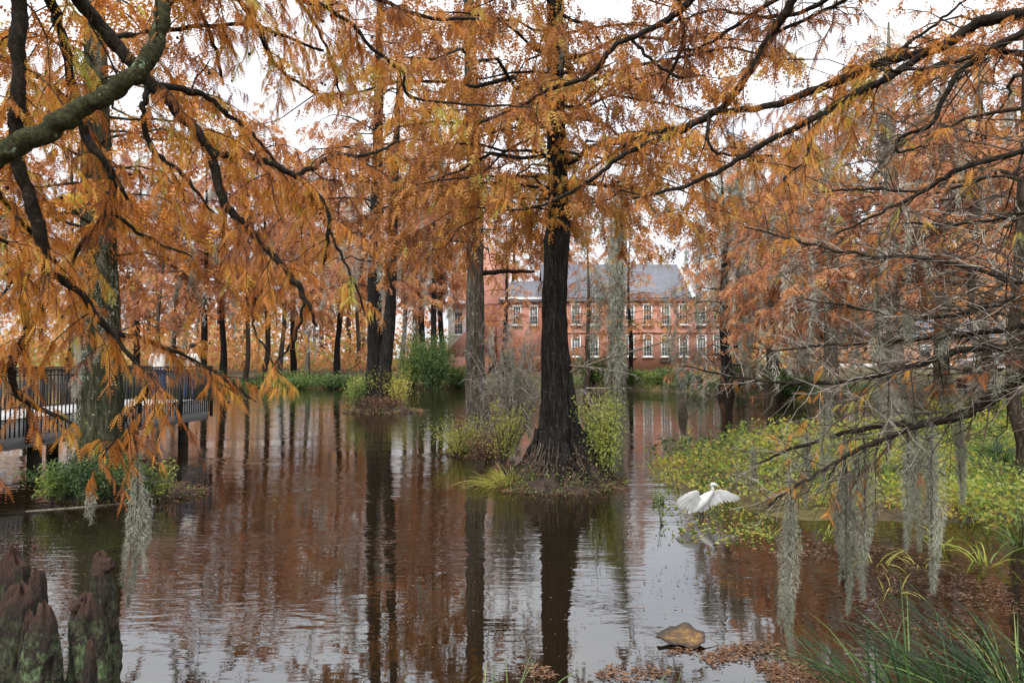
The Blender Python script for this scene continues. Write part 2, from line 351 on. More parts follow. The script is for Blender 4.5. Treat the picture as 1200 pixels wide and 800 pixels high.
# ------------------------------------------------------------------ trees
def trunk_geo(path, rad, seg=40, rings=70, flute=0.0, flare_h=1.5, ridges=0.06, lobes=7, seed=0, tint=.5):
    """tapered trunk: fluted buttress at the base, bark ridges up the stem; radii given along path"""
    pts, r = resample(path, rad, rings)
    a = np.arange(seg) * 2 * math.pi / seg; rs = np.random.default_rng(seed); ph = rs.uniform(0, 6.28, 4)
    h = pts[:, 2] - pts[0, 2]; k = np.exp(-np.maximum(h, 0) / flare_h)
    lob = np.cos(lobes * a + ph[0]) * .55 + np.cos((lobes - 3) * a + ph[1]) * .45 + .3 * np.cos((lobes + 4) * a + ph[2])
    q = np.stack([np.cos(a)[None] * 3.2 + 0 * h[:, None], np.sin(a)[None] * 3.2 + 0 * h[:, None], h[:, None] * .55 + 0 * a[None] + seed], -1)
    rr = r[:, None] * (1 + flute * k[:, None] * lob[None] + ridges * 1.3 * (1 - np.abs(noise(q, 2.2)) * 2) + ridges * 1.5 * noise(q, 5.0) + .07 * noise(q * [.5, .5, .8]))
    T = nrm(np.gradient(pts, axis=0)); n = nrm(np.cross(T, [[0, 1.0, 0]])); b = np.cross(n, T)
    V = pts[:, None] + rr[..., None] * (np.cos(a)[None, :, None] * n[:, None] + np.sin(a)[None, :, None] * b[:, None])
    i = np.arange(rings * seg).reshape(rings, seg); F = np.stack([i[:-1], np.roll(i[:-1], -1, 1), np.roll(i[1:], -1, 1), i[1:]], -1).reshape(-1, 4)
    g = Geo(); g.add(V.reshape(-1, 3), F, tint); return g

def tintf(p, base=.42, amp=.30, s=.6, jit=.10):
    return np.clip(base + amp * fbm(p, s, 2) + rng.normal(0, jit, len(p)), 0, 1)

def twiggery(limb_g, crown_g, LP, LR, n2, len2, fl, fw, K, spacing, t0=.2, tint=(.42, .3, .6), droop=.25, hang=.55, bare=0.0, side_up=0.05, n3=0, rtw=.006, spin=0.0, dens=1.0):
    """side twigs along each limb (LP: list of polylines) and feathery fronds along the twigs"""
    PT = []; RD = []; mt = 5 if fl < .28 else 4
    for lp, lr in zip(LP, LR):
        lp = np.asarray(lp); seglen = np.linalg.norm(np.diff(lp, axis=0), axis=1); s = np.concatenate([[0], np.cumsum(seglen)]); Lt = s[-1]
        k = max(2, int(n2 * Lt)); tt = np.sort(U(t0, 1, k))
        pos = np.stack([np.interp(tt * Lt, s, lp[:, j]) for j in range(3)], -1)
        tan = nrm(np.stack([np.interp(np.clip(tt + .04, 0, 1) * Lt, s, lp[:, j]) - np.interp(np.clip(tt - .04, 0, 1) * Lt, s, lp[:, j]) for j in range(3)], -1))
        sd = nrm(np.cross(tan, [0, 0, 1.0]) + 1e-4) * np.where(np.arange(k) % 2 == 0, 1, -1)[:, None]
        if spin:
            bn = np.cross(tan, sd); an = rng.normal(0, spin, k) * 1.3; sd = sd * np.cos(an)[:, None] + bn * np.sin(an)[:, None]
        d = nrm(sd * U(.35, 1.0, k)[:, None] + tan * U(.3, 1.0, k)[:, None] + rdir(k) * .35 + np.array([0, 0, 1.0]) * side_up)
        l = len2 * U(.45, 1.25, k) * (1.15 - .6 * tt); t = np.linspace(0, 1, mt)
        p = pos[:, None] + d[:, None] * (l[:, None] * t)[..., None]; p[..., 2] -= droop * (l[:, None] * t ** 2)
        p[:, 1:] += rng.normal(0, .035, (k, mt - 1, 3)) * l[:, None, None]
        PT.append(p); RD.append(np.clip(rtw * l[:, None] / len2, rtw * .5, 1) * (1.0 - .65 * t)[None])
    PT = np.concatenate(PT); RD = np.concatenate(RD)
    if n3:
        i = np.repeat(np.arange(len(PT)), n3); f = U(.25, .95, len(i)); j = np.minimum((f * (mt - 1)).astype(int), mt - 2); ff = (f * (mt - 1) - j)[:, None]
        pos = PT[i, j] * (1 - ff) + PT[i, j + 1] * ff; tan = nrm(PT[i, j + 1] - PT[i, j]); ll = np.linalg.norm(PT[i, -1] - PT[i, 0], axis=1) * U(.25, .6, len(i))
        d = nrm(tan * .6 + rdir(len(i)) * [1, 1, .5] * .9); t = np.linspace(0, 1, mt)
        p = pos[:, None] + d[:, None] * (ll[:, None] * t)[..., None]; p[..., 2] -= droop * 1.2 * (ll[:, None] * t ** 2)
        PT = np.concatenate([PT, p]); RD = np.concatenate([RD, RD[i, 2][:, None] * (.8 - .45 * t)[None]])
    V, F = tubes(PT, RD, 3); limb_g.add(V, F)
    # fronds
    keep = U(0, 1, len(PT)) >= bare
    PT = PT[keep]
    if len(PT) == 0: return PT
    ln = np.linalg.norm(PT[:, -1] - PT[:, 0], axis=1); cnt = np.maximum(2, (ln / spacing * dens).astype(int)); i = np.repeat(np.arange(len(PT)), cnt)
    f = U(.12, 1.0, len(i)); j = np.minimum((f * (mt - 1)).astype(int), mt - 2); ff = (f * (mt - 1) - j)[:, None]
    B = PT[i, j] * (1 - ff) + PT[i, j + 1] * ff; tan = nrm(PT[i, j + 1] - PT[i, j])
    sd = nrm(np.cross(tan, [0, 0, 1.0]) + 1e-4) * np.where(U(0, 1, len(i)) < .5, 1, -1)[:, None]
    D = tan * U(.2, .7, len(i))[:, None] + sd * U(.1, .8, len(i))[:, None] + np.array([0, 0, -1.0]) * hang * U(.4, 1.5, len(i))[:, None] + rdir(len(i)) * .3
    L = fl * U(.6, 1.35, len(i)); tn = np.clip(tintf(B, tint[0], tint[1], tint[2]) + np.repeat(rng.normal(0, .17, len(PT)), cnt), 0, 1)
    fronds(crown_g, B, D, L, fw * U(.7, 1.3, len(i)), K, tn, droop=.3)
    return PT

def moss_hang(g, T, L, W, fib, fw, n_per_m, tint=.45, curl=.8, sway=.06):
    """hanging beards of moss; T (N,3) hanging points, L lengths, W widths: curly fibres round a wavering core"""
    for p, l, wd in zip(T, L, W):
        n = max(12, int(n_per_m * l)); t = np.concatenate([U(0, 1, n - n // 5) ** .85, U(.6, 1, n // 5)])[:n]
        prof = np.interp(t, [0, .08, .35, .7, .9, 1], [.35, .75, 1.0, .60, .28, .06]) * (1 + .65 * noise(np.stack([t * 9, 0 * t + p[0], 0 * t + p[1]], -1)))
        ph = U(0, 6.28); ax = np.stack([sway * l * np.sin(t * 5 + ph) * t, sway * l * np.cos(t * 4 + ph) * t, -l * t], -1) + p
        an = U(0, 6.28, n); rr = wd * .5 * prof * np.sqrt(U(0, 1, n)); off = np.stack([np.cos(an) * rr, np.sin(an) * rr, U(-.02, .02, n)], -1)
        wisp = np.where(U(0, 1, n) < .35, 1.0, .30)
        B = ax + off; D = nrm(np.stack([np.cos(an) * curl * wisp, np.sin(an) * curl * wisp, -U(.35, 1.3, n)], -1) + rdir(n) * .55)
        fl = fib * U(.5, 1.4, n); D2 = nrm(D * .5 + np.array([0, 0, -.5]) + rdir(n) * 1.1); S = nrm(np.cross(D, rdir(n))) * (fw * U(.6, 1.3, n))[:, None]
        m1 = B + D * (fl * .5)[:, None]; e = m1 + D2 * (fl * .55)[:, None]
        V = np.stack([B - S, B + S, m1 + S * .8, m1 - S * .8, e], 1).reshape(-1, 3); k = np.arange(n)[:, None] * 5
        tn = np.clip(tint + .28 * (rr / (wd * .5 + 1e-6)) - .12 + rng.normal(0, .12, n), 0, 1); tr = np.repeat(tn, 5)
        g.add(V, np.concatenate([k + np.array([[0, 1, 2]]), k + np.array([[0, 2, 3]]), k + np.array([[3, 2, 4]])]), tr)

def cypress(name, base, H, r0, label, group=None, lo=.3, R=4.0, nl=40, fl=.3, fw=.09, K=3, spacing=.12, n2=2.2, len2=1.3, bark='bark_mid', leaf='frond_far', seed=1,
            lean=(0, 0), moss=0, moss_len=1.6, moss_w=.35, moss_mat='moss_pale', tint=(.42, .3, .35), flute=.28, flare=2.0, flare_h=1.2, top=1.0, dens=1.0, path=None, rad=None, n3=0,
            seg=28, rings=46, limb_r=.012, up=.22, dp=.5, bare=0, hang=.5, prof=None, az=None, fib=.22, mossn=70, mfw=.012, moss_bias=0, lowb=1.0):
    """bald cypress: trunk, crown of limbs with hanging feathery fronds, beards of moss"""
    global rng
    keep = rng; rng = np.random.default_rng(seed)
    base = np.asarray(base, float); root = thing(name, base, label, 'tree', group)
    if path is None:
        hs = np.array([-.5, 0, .05, .12, .3, .6, 1.0]) * H; hs[0] = -.4
        wob = rng.normal(0, .006 * H, (len(hs), 2)); wob[:3] = 0
        path = np.stack([lean[0] * hs + wob[:, 0], lean[1] * hs + wob[:, 1], hs], -1)
        rad = r0 * np.array([flare, flare * .85, 1.35, 1.08, .9, .55, .08])
    else: path = np.asarray(path, float) - base; rad = np.asarray(rad, float)
    tg = trunk_geo(path, rad, seg, rings, flute, flare_h, seed=seed)
    tg.obj('trunk', M[bark], root, smooth=True)
    tp, tr = resample(path, rad, 80); Ht = tp[-1, 2]
    lg = Geo(); cg = Geo(); LP = []; LR = []
    hh = lo + (top - lo) * np.linspace(0, 1, nl) ** lowb + rng.normal(0, .012, nl); aa = np.arange(nl) * 2.399 + U(0, 6.28) + rng.normal(0, .3, nl)
    if az is not None: aa = az[0] + (aa % 6.283 - 3.1416) / 3.1416 * az[1]
    for h, a in zip(hh, aa):
        x = (h - lo) / (top - lo); pr = (np.interp(x, [0, .15, .5, 1], [.75, 1, .8, .2]) if prof is None else np.interp(x, *prof)) * U(.65, 1.15)
        z = h * Ht; s = np.array([np.interp(z, tp[:, 2], tp[:, 0]), np.interp(z, tp[:, 2], tp[:, 1]), z]); Ll = R * pr
        t = np.linspace(0, 1, 9); d = np.array([math.cos(a), math.sin(a), 0]); sdv = np.array([-d[1], d[0], 0])
        p = s + d * (Ll * t)[:, None] + sdv * (Ll * .12 * rng.normal() * t ** 2)[:, None]
        p[:, 2] += Ll * (up * t - dp * t ** 2.2) + .0; p[1:] += rng.normal(0, .018 * Ll, (8, 3))
        LP.append(p); LR.append(np.maximum(.006, limb_r * Ll * (1.05 - t)))
    V, F = tubes(LP, LR, 5); lg.add(V, F)
    twiggery(lg, cg, LP, LR, n2, len2, fl, fw, K, spacing, tint=tint, n3=n3, rtw=limb_r * .55, dens=dens, bare=bare, hang=hang)
    lg.obj('branchwork', M[bark if bark != 'bark_pale' else 'bark_mid'], root)
    if cg.V: tag(cg.obj('crown', M[leaf], root), kind='stuff')
    if moss:
        mg = Geo(); i = rng.integers(0, nl, moss); ip = [np.asarray(LP[j])[rng.integers(4, 9)] for j in i]
        if moss_bias: i = (rng.uniform(0, 1, moss) ** 1.6 * nl).astype(int); ip = [np.asarray(LP[j])[rng.integers(1, 8)] for j in i]
        moss_hang(mg, np.array(ip), moss_len * U(.4, 1.5, moss), moss_w * U(.5, 1.4, moss), fib, mfw, mossn, .5)
        tag(mg.obj('spanish_moss', M[moss_mat], root), kind='stuff')
    rng = keep
    return root

# ------------------------------------------------------------------ brick building on the far bank
BY = 72.0; MPP = BY / FPX      # metres per photo pixel at the facade
def bx_(px): return (px - 600) * MPP
def bz_(py): return P(600, py, BY)[2]
m, nt, o = mat('brick'); M['brick'] = m; L = nt.links.new
c = coords(nt); sp = N(nt, 'SeparateXYZ'); L(c, sp.inputs[0]); ad = N(nt, 'Math', operation='ADD'); L(sp.outputs[0], ad.inputs[0]); L(sp.outputs[1], ad.inputs[1])
cb = N(nt, 'CombineXYZ'); L(ad.outputs[0], cb.inputs[0]); L(sp.outputs[2], cb.inputs[1])
br = N(nt, 'TexBrick', Scale=1.0); br.inputs['Brick Width'].default_value = .22; br.inputs['Row Height'].default_value = .075; br.inputs['Mortar Size'].default_value = .008
br.inputs['Color1'].default_value = (.43, .15, .10, 1); br.inputs['Color2'].default_value = (.55, .22, .15, 1); br.inputs['Mortar'].default_value = (.55, .45, .38, 1); L(cb.outputs[0], br.inputs['Vector'])
n1 = N(nt, 'TexNoise', Scale=.6, Detail=6); L(c, n1.inputs['Vector']); r1 = ramp(nt, [(.3, (.8, .78, .76)), (.7, (1.15, 1.15, 1.15))], n1.outputs['Fac'])
mm = N(nt, 'Mix', data_type='RGBA', blend_type='MULTIPLY'); mm.inputs['Factor'].default_value = 1; L(br.outputs['Color'], mm.inputs['A']); L(r1.outputs[0], mm.inputs['B'])
b = N(nt, 'BsdfPrincipled', Roughness=.9); L(mm.outputs['Result'], b.inputs['Base Color']); L(b.outputs[0], o.inputs[0])
M['slate'] = solid('slate_roof', [(.3, (.10, .105, .125)), (.7, (.20, .205, .23))], (1, 1, 6), 2.0, .7)
M['white'] = solid('white_paint', [(.3, (.70, .69, .66)), (.7, (.82, .81, .79))], nscale=3, rough=.6)
M['shingle'] = solid('grey_siding', [(.3, (.30, .30, .31)), (.7, (.40, .40, .41))], (1, 1, 8), 2.0, .8)
m, nt, o = mat('window_glass'); M['glass'] = m; b = N(nt, 'BsdfPrincipled', Roughness=.06); b.inputs['Base Color'].default_value = (.10, .12, .12, 1); b.inputs['Specular IOR Level'].default_value = .8; nt.links.new(b.outputs[0], o.inputs[0])
gz = 1.35
bld = thing('brick_building', (bx_(760), BY, gz), 'two-storey red brick building with grey slate roof and white sash windows across the pond', 'building')
def wall(x0, x1, z0, z1, y0, dep, name='wall', mt='brick'):
    g = Geo(); box(g, ((x0 + x1) / 2, y0 + dep / 2, (z0 + z1) / 2), (x1 - x0, dep, z1 - z0)); return g.part(name, M[mt], bld)
ez = bz_(352)
wall(bx_(640), bx_(852), gz - 1, ez, BY, 13)                         # main wing
wall(bx_(582), bx_(640), gz - 1, bz_(351), BY + 1.6, 10)             # link
wall(bx_(524), bx_(596), gz - 1, bz_(283), BY + 6, 12)               # tall hall behind
def band(x0, x1, py0, py1, y, name, mt='white', d=.35):
    g = Geo(); box(g, ((x0 + x1) / 2, y, (bz_(py0) + bz_(py1)) / 2), (x1 - x0, d, bz_(py0) - bz_(py1))); return g.part(name, M[mt], bld)
band(bx_(636), bx_(856), 348, 353, BY - .25, 'cornice'); band(bx_(586), bx_(641), 347, 352, BY + 1.3, 'cornice'); band(bx_(640), bx_(852), 388.5, 390.5, BY - .04, 'string_course', 'brick', .14)
def slope(pts, name, mt='slate', th=.2):
    pts = np.asarray(pts, float); n = len(pts); g = Geo(); lo_ = pts - [0, 0, th]
    g.add(np.vstack([pts, lo_]), [[i, (i + 1) % n, n + (i + 1) % n, n + i] for i in range(n)])
    if n == 4: g.F[4].append(np.array([[0, 1, 2, 3], [7, 6, 5, 4]]))
    else: g.F[3].append(np.array([[0, 1, 2], [5, 4, 3]]))
    return g.part(name, M[mt], bld)
rz = bz_(300)
xl, xr = bx_(636), bx_(812)
roof = slope([(xl, BY - .5, ez + .3), (xr, BY - .5, ez + .3), (xr, BY + 6.5, rz), (xl, BY + 6.5, rz)], 'roof')
slope([(xr, BY + 13.5, ez + .3), (xl, BY + 13.5, ez + .3), (xl, BY + 6.5, rz), (xr, BY + 6.5, rz)], 'roof')
slope([(xr, BY - .5, ez + .3), (bx_(858), BY - .5, ez + .3), (xr + .02, BY + 6.5, rz)], 'gable', 'shingle', .3)
slope([(xr + .1, BY + 6.7, rz + .1), (bx_(856), BY + 6.7, ez + .3), (bx_(856), BY + 13, ez + .3), (xr + .1, BY + 13, rz)], 'roof')
g = Geo(); V, F = tubes([[(xr, BY + 6.2, rz + .1), (bx_(859), BY - .7, ez + .35)]], [[.16, .16]], 4); g.add(V, F); g.part('rake_board', M['white'], bld)
g = Geo(); V, F = tubes([[(xr, BY - .75, ez + .2), (xr, BY + 6.4, rz + .12)]], [[.2, .2]], 4); g.add(V, F); g.part('ridge_cap', M['white'], bld)
slope([(bx_(584), BY + 1.1, bz_(350)), (bx_(644), BY + 1.1, bz_(350)), (bx_(636), BY + 6, bz_(322)), (bx_(600), BY + 6, bz_(322))], 'roof')
# low gabled annex with a white-trimmed doorcase beside the hall
wall(bx_(519), bx_(572), gz - 1, bz_(418), BY - 2, 8)
x0, x1, xm = bx_(519), bx_(572), bx_(556)
g = Geo(); g.add([(x0, BY - 2, bz_(418)), (x1, BY - 2, bz_(418)), (xm, BY - 2, bz_(380)), (x0, BY - 1.6, bz_(418)), (x1, BY - 1.6, bz_(418)), (xm, BY - 1.6, bz_(380))], [[0, 1, 2], [5, 4, 3]])
g.F[4].append(np.array([[0, 3, 4, 1], [1, 4, 5, 2], [2, 5, 3, 0]])); g.part('gable', M['brick'], bld)
wall(bx_(520), bx_(545), bz_(415), bz_(352), BY + 5, .8, 'doorcase', 'white')
band(bx_(518), bx_(547), 349, 353, BY + 4.6, 'pediment', 'white', 1.4)
win_mesh = {}
def window(cx, cz, ww, hh, y, arch=False):
    """white sash window: frame, sash bars, pane and sill"""
    loc = Vector((cx, y, cz)) - bld.location
    key = (ww, hh, arch)
    if key not in win_mesh:
        f = Geo(); t = .11
        for sx in (-1, 1): box(f, (sx * (ww / 2 - t / 2), 0, 0), (t, .16, hh))
        for sz in (-1, 1): box(f, (0, 0, sz * (hh / 2 - t / 2)), (ww - 2 * t, .158, t))
        box(f, (0, 0, 0), (ww - 2 * t, .12, .07))
        for k in (-1, 1): box(f, (k * ww / 6 * .85, .01, 0), (.035, .07, hh - 2 * t))
        for k in (-.5, .5): box(f, (0, .012, k * hh / 2), (ww - 2 * t, .06, .035))
        p = Geo(); box(p, (0, .05, 0), (ww - .1, .04, hh - .1)); s = Geo(); box(s, (0, -.08, -hh / 2 - .05), (ww + .22, .3, .1))
        h = Geo()
        if arch:
            a = np.linspace(0, math.pi, 13); ro, ri = ww / 2 + .04, ww / 2 - .08
            pts = [(r * math.cos(k), yy, hh / 2 + r * .62 * math.sin(k)) for yy in (-.08, .1) for r in (ri, ro) for k in a]
            n = 13; I = np.arange(52).reshape(4, 13); q = []
            for A, B in ((0, 1), (1, 3), (3, 2), (2, 0)): q += [[I[A, k], I[A, k + 1], I[B, k + 1], I[B, k]] for k in range(12)]
            h.add(pts, q)
        else: box(h, (0, -.04, hh / 2 + .08), (ww + .2, .2, .15))
        win_mesh[key] = [k.mesh(nm) for k, nm in ((f, 'window'), (p, 'pane'), (s, 'sill'), (h, 'lintel'))]
    wf = link('window', win_mesh[key][0], M['white'], bld, loc)
    link('pane', win_mesh[key][1], M['glass'], wf); link('sill', win_mesh[key][2], M['white'], wf); link('lintel', win_mesh[key][3], M['white'], wf)
for px in (655, 675, 696, 717, 738, 759, 780, 801, 822, 841):
    window(bx_(px), bz_(369), 1.0, 2.1, BY - .06); window(bx_(px), bz_(406.5), 1.0, 2.05, BY - .06, True)
for px in (606, 626): window(bx_(px), bz_(369), .95, 2.0, BY + 1.54)
window(bx_(533), bz_(376), 1.0, 2.6, BY + 4.94)
g = Geo(); box(g, (bx_(780), BY - .1, bz_(423.5)), (1.0, .3, .35)); g.part('vent_grille', M['twig'], bld)

# low brick house and white car past the lawn on the far side of the marsh
M['peach'] = solid('peach_brick', [(.3, (.50, .28, .19)), (.7, (.62, .40, .29))], nscale=4)
hx, hy = 48.0, 76.0; hzg = float(ground_z(np.array([hx]), np.array([hy]))[0])
hs = thing('brick_house', (hx, hy, hzg), 'low peach brick house with pale band beyond the lawn and white car', 'house')
g = Geo(); box(g, (hx, hy + 4, hzg + 1.7), (24, 8, 3.4)); g.part('wall', M['peach'], hs)
g = Geo(); box(g, (hx, hy - .06, hzg + .25), (24.1, .1, .5)); g.part('plinth', M['white'], hs)
g = Geo(); g.add([(hx - 12.6, hy - .7, hzg + 3.4), (hx + 12.6, hy - .7, hzg + 3.4), (hx + 12.6, hy + 4, hzg + 5.6), (hx - 12.6, hy + 4, hzg + 5.6), (hx + 12.6, hy + 8.7, hzg + 3.4), (hx - 12.6, hy + 8.7, hzg + 3.4)],
                 [[0, 1, 2, 3], [3, 2, 4, 5]]); g.add([(hx - 12.6, hy - .7, hzg + 3.39), (hx + 12.6, hy - .7, hzg + 3.39), (hx + 12.6, hy + 8.7, hzg + 3.39), (hx - 12.6, hy + 8.7, hzg + 3.39)], [[3, 2, 1, 0]]); g.part('roof', M['slate'], hs)
for k in range(6):
    g = Geo(); box(g, (hx - 10 + k * 4, hy - .05, hzg + 1.9), (1.2, .14, 1.4)); wf = g.part('window', M['white'], hs)
    g = Geo(); box(g, (hx - 10 + k * 4, hy - .1, hzg + 1.9), (1.0, .1, 1.2)); link('pane', g.mesh('pane', origin=hs.location), M['glass'], wf)

M['carpaint'] = solid('white_car_paint', [(.3, (.78, .78, .78)), (.7, (.8, .8, .8))], rough=.25, spec=.5)
M['tyre'] = solid('rubber', [(.3, (.015, .015, .015)), (.7, (.03, .03, .03))], rough=.8)
M['chrome'] = solid('alloy', [(.3, (.4, .4, .4)), (.7, (.5, .5, .5))], rough=.35, metal=.8)
M['lamp_red'] = solid('red_lens', [(.3, (.35, .02, .02)), (.7, (.4, .03, .03))], rough=.2)
def car(loc, rz):
    t = thing('parked_car', loc, 'white parked car beyond the lawn, in front of the low peach brick house', 'car', rz=rz)
    prof = [(-2.2, .35), (-2.25, .75), (-2.1, .98), (-1.35, 1.05), (-.75, 1.45), (.55, 1.48), (1.25, 1.02), (2.0, .92), (2.22, .7), (2.2, .35)]
    g = Geo(); n = len(prof); rows = []
    for y, ins in ((-.88, .12), (-.8, 0), (.8, 0), (.88, .12)):
        sh = 1.0; rows += [(x * (1 - ins * .08), y * (1 - .17 * max(0, (z - .95))), z - ins * .15 * (z > .6)) for x, z in prof]
    I = np.arange(4 * n).reshape(4, n); q = [[I[a, k], I[a, (k + 1) % n], I[a + 1, (k + 1) % n], I[a + 1, k]] for a in range(3) for k in range(n)]
    g.add(rows, q); g.F[3].append(np.array([[0, k, k + 1] for k in range(1, n - 1)])); g.F[3].append(np.array([[3 * n, 3 * n + k + 1, 3 * n + k] for k in range(1, n - 1)])); body = g.obj('body', M['carpaint'], t)
    for sy in (-1, 1):
        for xa, xb in ((-1.0, -.15), (-.08, .8)):
            g = Geo(); y0, y1 = sy * .868, sy * .81; top = 1.38
            g.add([(xa, y0, 1.02), (xb + (.25 if xb > 0 else 0), y0, 1.02), (xb - (.12 if xb > 0 else 0), y1, top), (xa + (.3 if xa < -.5 else 0), y1, top)], [[0, 1, 2, 3]]); g.obj('side_window', M['glass'], t)
        for x in (-1.35, 1.4):
            g = Geo(); a = np.linspace(0, 2 * math.pi, 19)[:-1]
            V = [(x + r * math.cos(k), sy * yy, .33 + r * math.sin(k)) for r, yy in ((.2, .90), (.33, .90), (.33, .70), (.2, .70)) for k in a]; I = np.arange(72).reshape(4, 18)
            g.add(V, np.concatenate([np.stack([I[i], np.roll(I[i], -1), np.roll(I[(i + 1) % 4], -1), I[(i + 1) % 4]], -1) for i in range(4)])); wl = g.obj('wheel', M['tyre'], t)
            g = Geo(); V = [(x, sy * .905, .33)] + [(x + .2 * math.cos(k), sy * .895, .33 + .2 * math.sin(k)) for k in a]; g.add(V, [[0, 1 + i, 1 + (i + 1) % 18] for i in range(18)]); g.obj('rim', M['chrome'], wl)
        g = Geo(); box(g, (2.13, sy * .6, .74), (.16, .34, .14)); g.obj('headlight', M['glass'], t)
        g = Geo(); box(g, (-2.19, sy * .62, .82), (.12, .3, .14)); g.obj('tail_light', M['lamp_red'], t)
    for xs_, zs in ((( .62, 1.2), (1.44, 1.06)), ((-.8, -1.3), (1.42, 1.08))):
        g = Geo(); s_ = 1 if xs_[0] > 0 else -1
        g.add([(xs_[0] + s_ * .03, -.68, zs[0]), (xs_[0] + s_ * .03, .68, zs[0]), (xs_[1] + s_ * .03, .74, zs[1]), (xs_[1] + s_ * .03, -.74, zs[1])], [[0, 1, 2, 3]]); g.obj('windscreen', M['glass'], t)
    return t
cx_, cy_ = 38.5, 55.0; car((cx_, cy_, float(ground_z(np.array([cx_]), np.array([cy_]))[0]) + .02), .05)
M['lawn'] = leafmat('lawn_grass', [(0, (.10, .12, .03)), (.5, (.28, .28, .08)), (1, (.45, .38, .14))], .3)
# navy litter bin on the lawn
M['navy'] = solid('navy_paint', [(.3, (.02, .025, .06)), (.7, (.03, .04, .09))], rough=.4)
bp_ = np.array([24.7, 37.5, 0]); bp_[2] = float(ground_z(bp_[:1], bp_[1:2])[0])
t = thing('litter_bin', bp_, 'small navy litter bin standing on the lawn beside the marsh', 'bin')
g = Geo(); a = np.linspace(0, 6.283, 17)[:-1]
prof = [(.22, 0), (.24, .05), (.25, .7), (.27, .72), (.27, .78)]; V = [(r * math.cos(k), r * math.sin(k), z) for r, z in prof for k in a]; I = np.arange(80).reshape(5, 16)
g.add(V, np.concatenate([np.stack([I[i], np.roll(I[i], -1), np.roll(I[i + 1], -1), I[i + 1]], -1) for i in range(4)])); g.obj('body', M['navy'], t)
g = Geo(); ball(g, (0, 0, .78), .25, 16, 9, sq=(1, 1, .55)); g.obj('lid', M['navy'], t, smooth=True)

# ------------------------------------------------------------------ boardwalk
M['rail'] = solid('dark_iron', [(.3, (.012, .012, .013)), (.7, (.03, .03, .032))], rough=.5, nscale=12)
M['deck'] = solid('weathered_plank', [(.3, (.34, .33, .32)), (.7, (.58, .57, .55))], (1, 6, 1), 3.0, .85, bump=.3)
M['fascia'] = solid('grey_fascia', [(.3, (.28, .285, .29)), (.7, (.44, .445, .45))], (.6, 6, 6), 3.0, .8)
M['pile'] = solid('timber_pile', [(.3, (.018, .014, .010)), (.7, (.06, .05, .04))], nscale=5, rough=.9)
A = np.array([-10.7 - .114 * 5.3, 9.0]); C = np.array([-9.82, 22.0]); dv = C - A; Lb = float(np.linalg.norm(dv)); ang = math.atan2(dv[1], dv[0]); DZ = 1.28
bw = thing('boardwalk', (A[0], A[1], 0), 'weathered plank boardwalk with dark iron railing over the pond edge', 'boardwalk', rz=ang)
Wd = 2.7
g = Geo(); box(g, (0, 0, 0), (.142, Wd, .05)); pm = g.mesh('plank'); k = 0; x = .08
while x < Lb: link('plank', pm, M['deck'], bw, (x, Wd / 2, DZ - .025 + rng.normal(0, .002))); x += .15
def bbox_part(name, c, s, mt):
    g = Geo(); box(g, c, s); return g.obj(name, M[mt], bw)
bbox_part('fascia', (Lb / 2, -.03, DZ - .34), (Lb, .055, .56), 'fascia'); bbox_part('fascia', (Lb / 2, Wd + .03, DZ - .34), (Lb, .055, .56), 'fascia'); bbox_part('fascia', (Lb + .032, Wd / 2, DZ - .34), (.055, Wd, .56), 'fascia')
bbox_part('beam', (Lb / 2, .5, DZ - .3), (Lb - .1, .12, .4), 'pile'); bbox_part('beam', (Lb / 2, Wd - .5, DZ - .3), (Lb - .1, .12, .4), 'pile')
for x in np.linspace(.9, Lb - .7, 5):
    for y in (.35, Wd - .35):
        g = Geo(); V, F = tubes([[(x, y, -.8), (x, y, 0), (x, y, .6), (x, y, DZ - .08)]], [[.15, .15, .145, .14]], 12); g.add(V, F); g.obj('pile', M['pile'], bw, smooth=True)
RT = 1.07
for y, lbl in ((-.085, 0), (Wd + .085, 1)):
    bbox_part('handrail', (Lb / 2, y, DZ + RT), (Lb + .2, .07, .045), 'rail'); bbox_part('rail', (Lb / 2, y, DZ + RT - .12), (Lb + .2, .035, .03), 'rail'); bbox_part('rail', (Lb / 2, y, DZ + .02), (Lb + .2, .035, .03), 'rail')
bbox_part('handrail', (Lb + .1, Wd / 2, DZ + RT + .001), (.07, Wd + .1, .045), 'rail'); bbox_part('rail', (Lb + .1, Wd / 2, DZ + .08), (.03, Wd + .1, .03), 'rail')
g = Geo(); box(g, (0, 0, 0), (.022, .022, RT + .36)); bal = g.mesh('baluster'); g = Geo(); box(g, (0, 0, 0), (.022, .02, RT - .1)); bal2 = g.mesh('baluster')
g = Geo(); box(g, (0, 0, 0), (.075, .07, RT + .55)); pst = g.mesh('post')
for x in np.arange(.05, Lb, .118):
    link('baluster', bal, M['rail'], bw, (x, -.1, DZ + RT - (RT + .36) / 2 + .001))
    if x > 3: link('baluster', bal2, M['rail'], bw, (x, Wd + .1, DZ + RT / 2 - .03))
for x in list(np.arange(.4, Lb - .5, 1.85)) + [Lb + .09]:
    link('post', pst, M['rail'], bw, (x, -.105, DZ + RT - (RT + .55) / 2 + .02)); link('post', pst, M['rail'], bw, (x, Wd + .105, DZ + RT - (RT + .55) / 2 + .02))
for y in np.arange(.1, Wd, .118): link('baluster', bal2, M['rail'], bw, (Lb + .1, y, DZ + RT / 2 - .03))

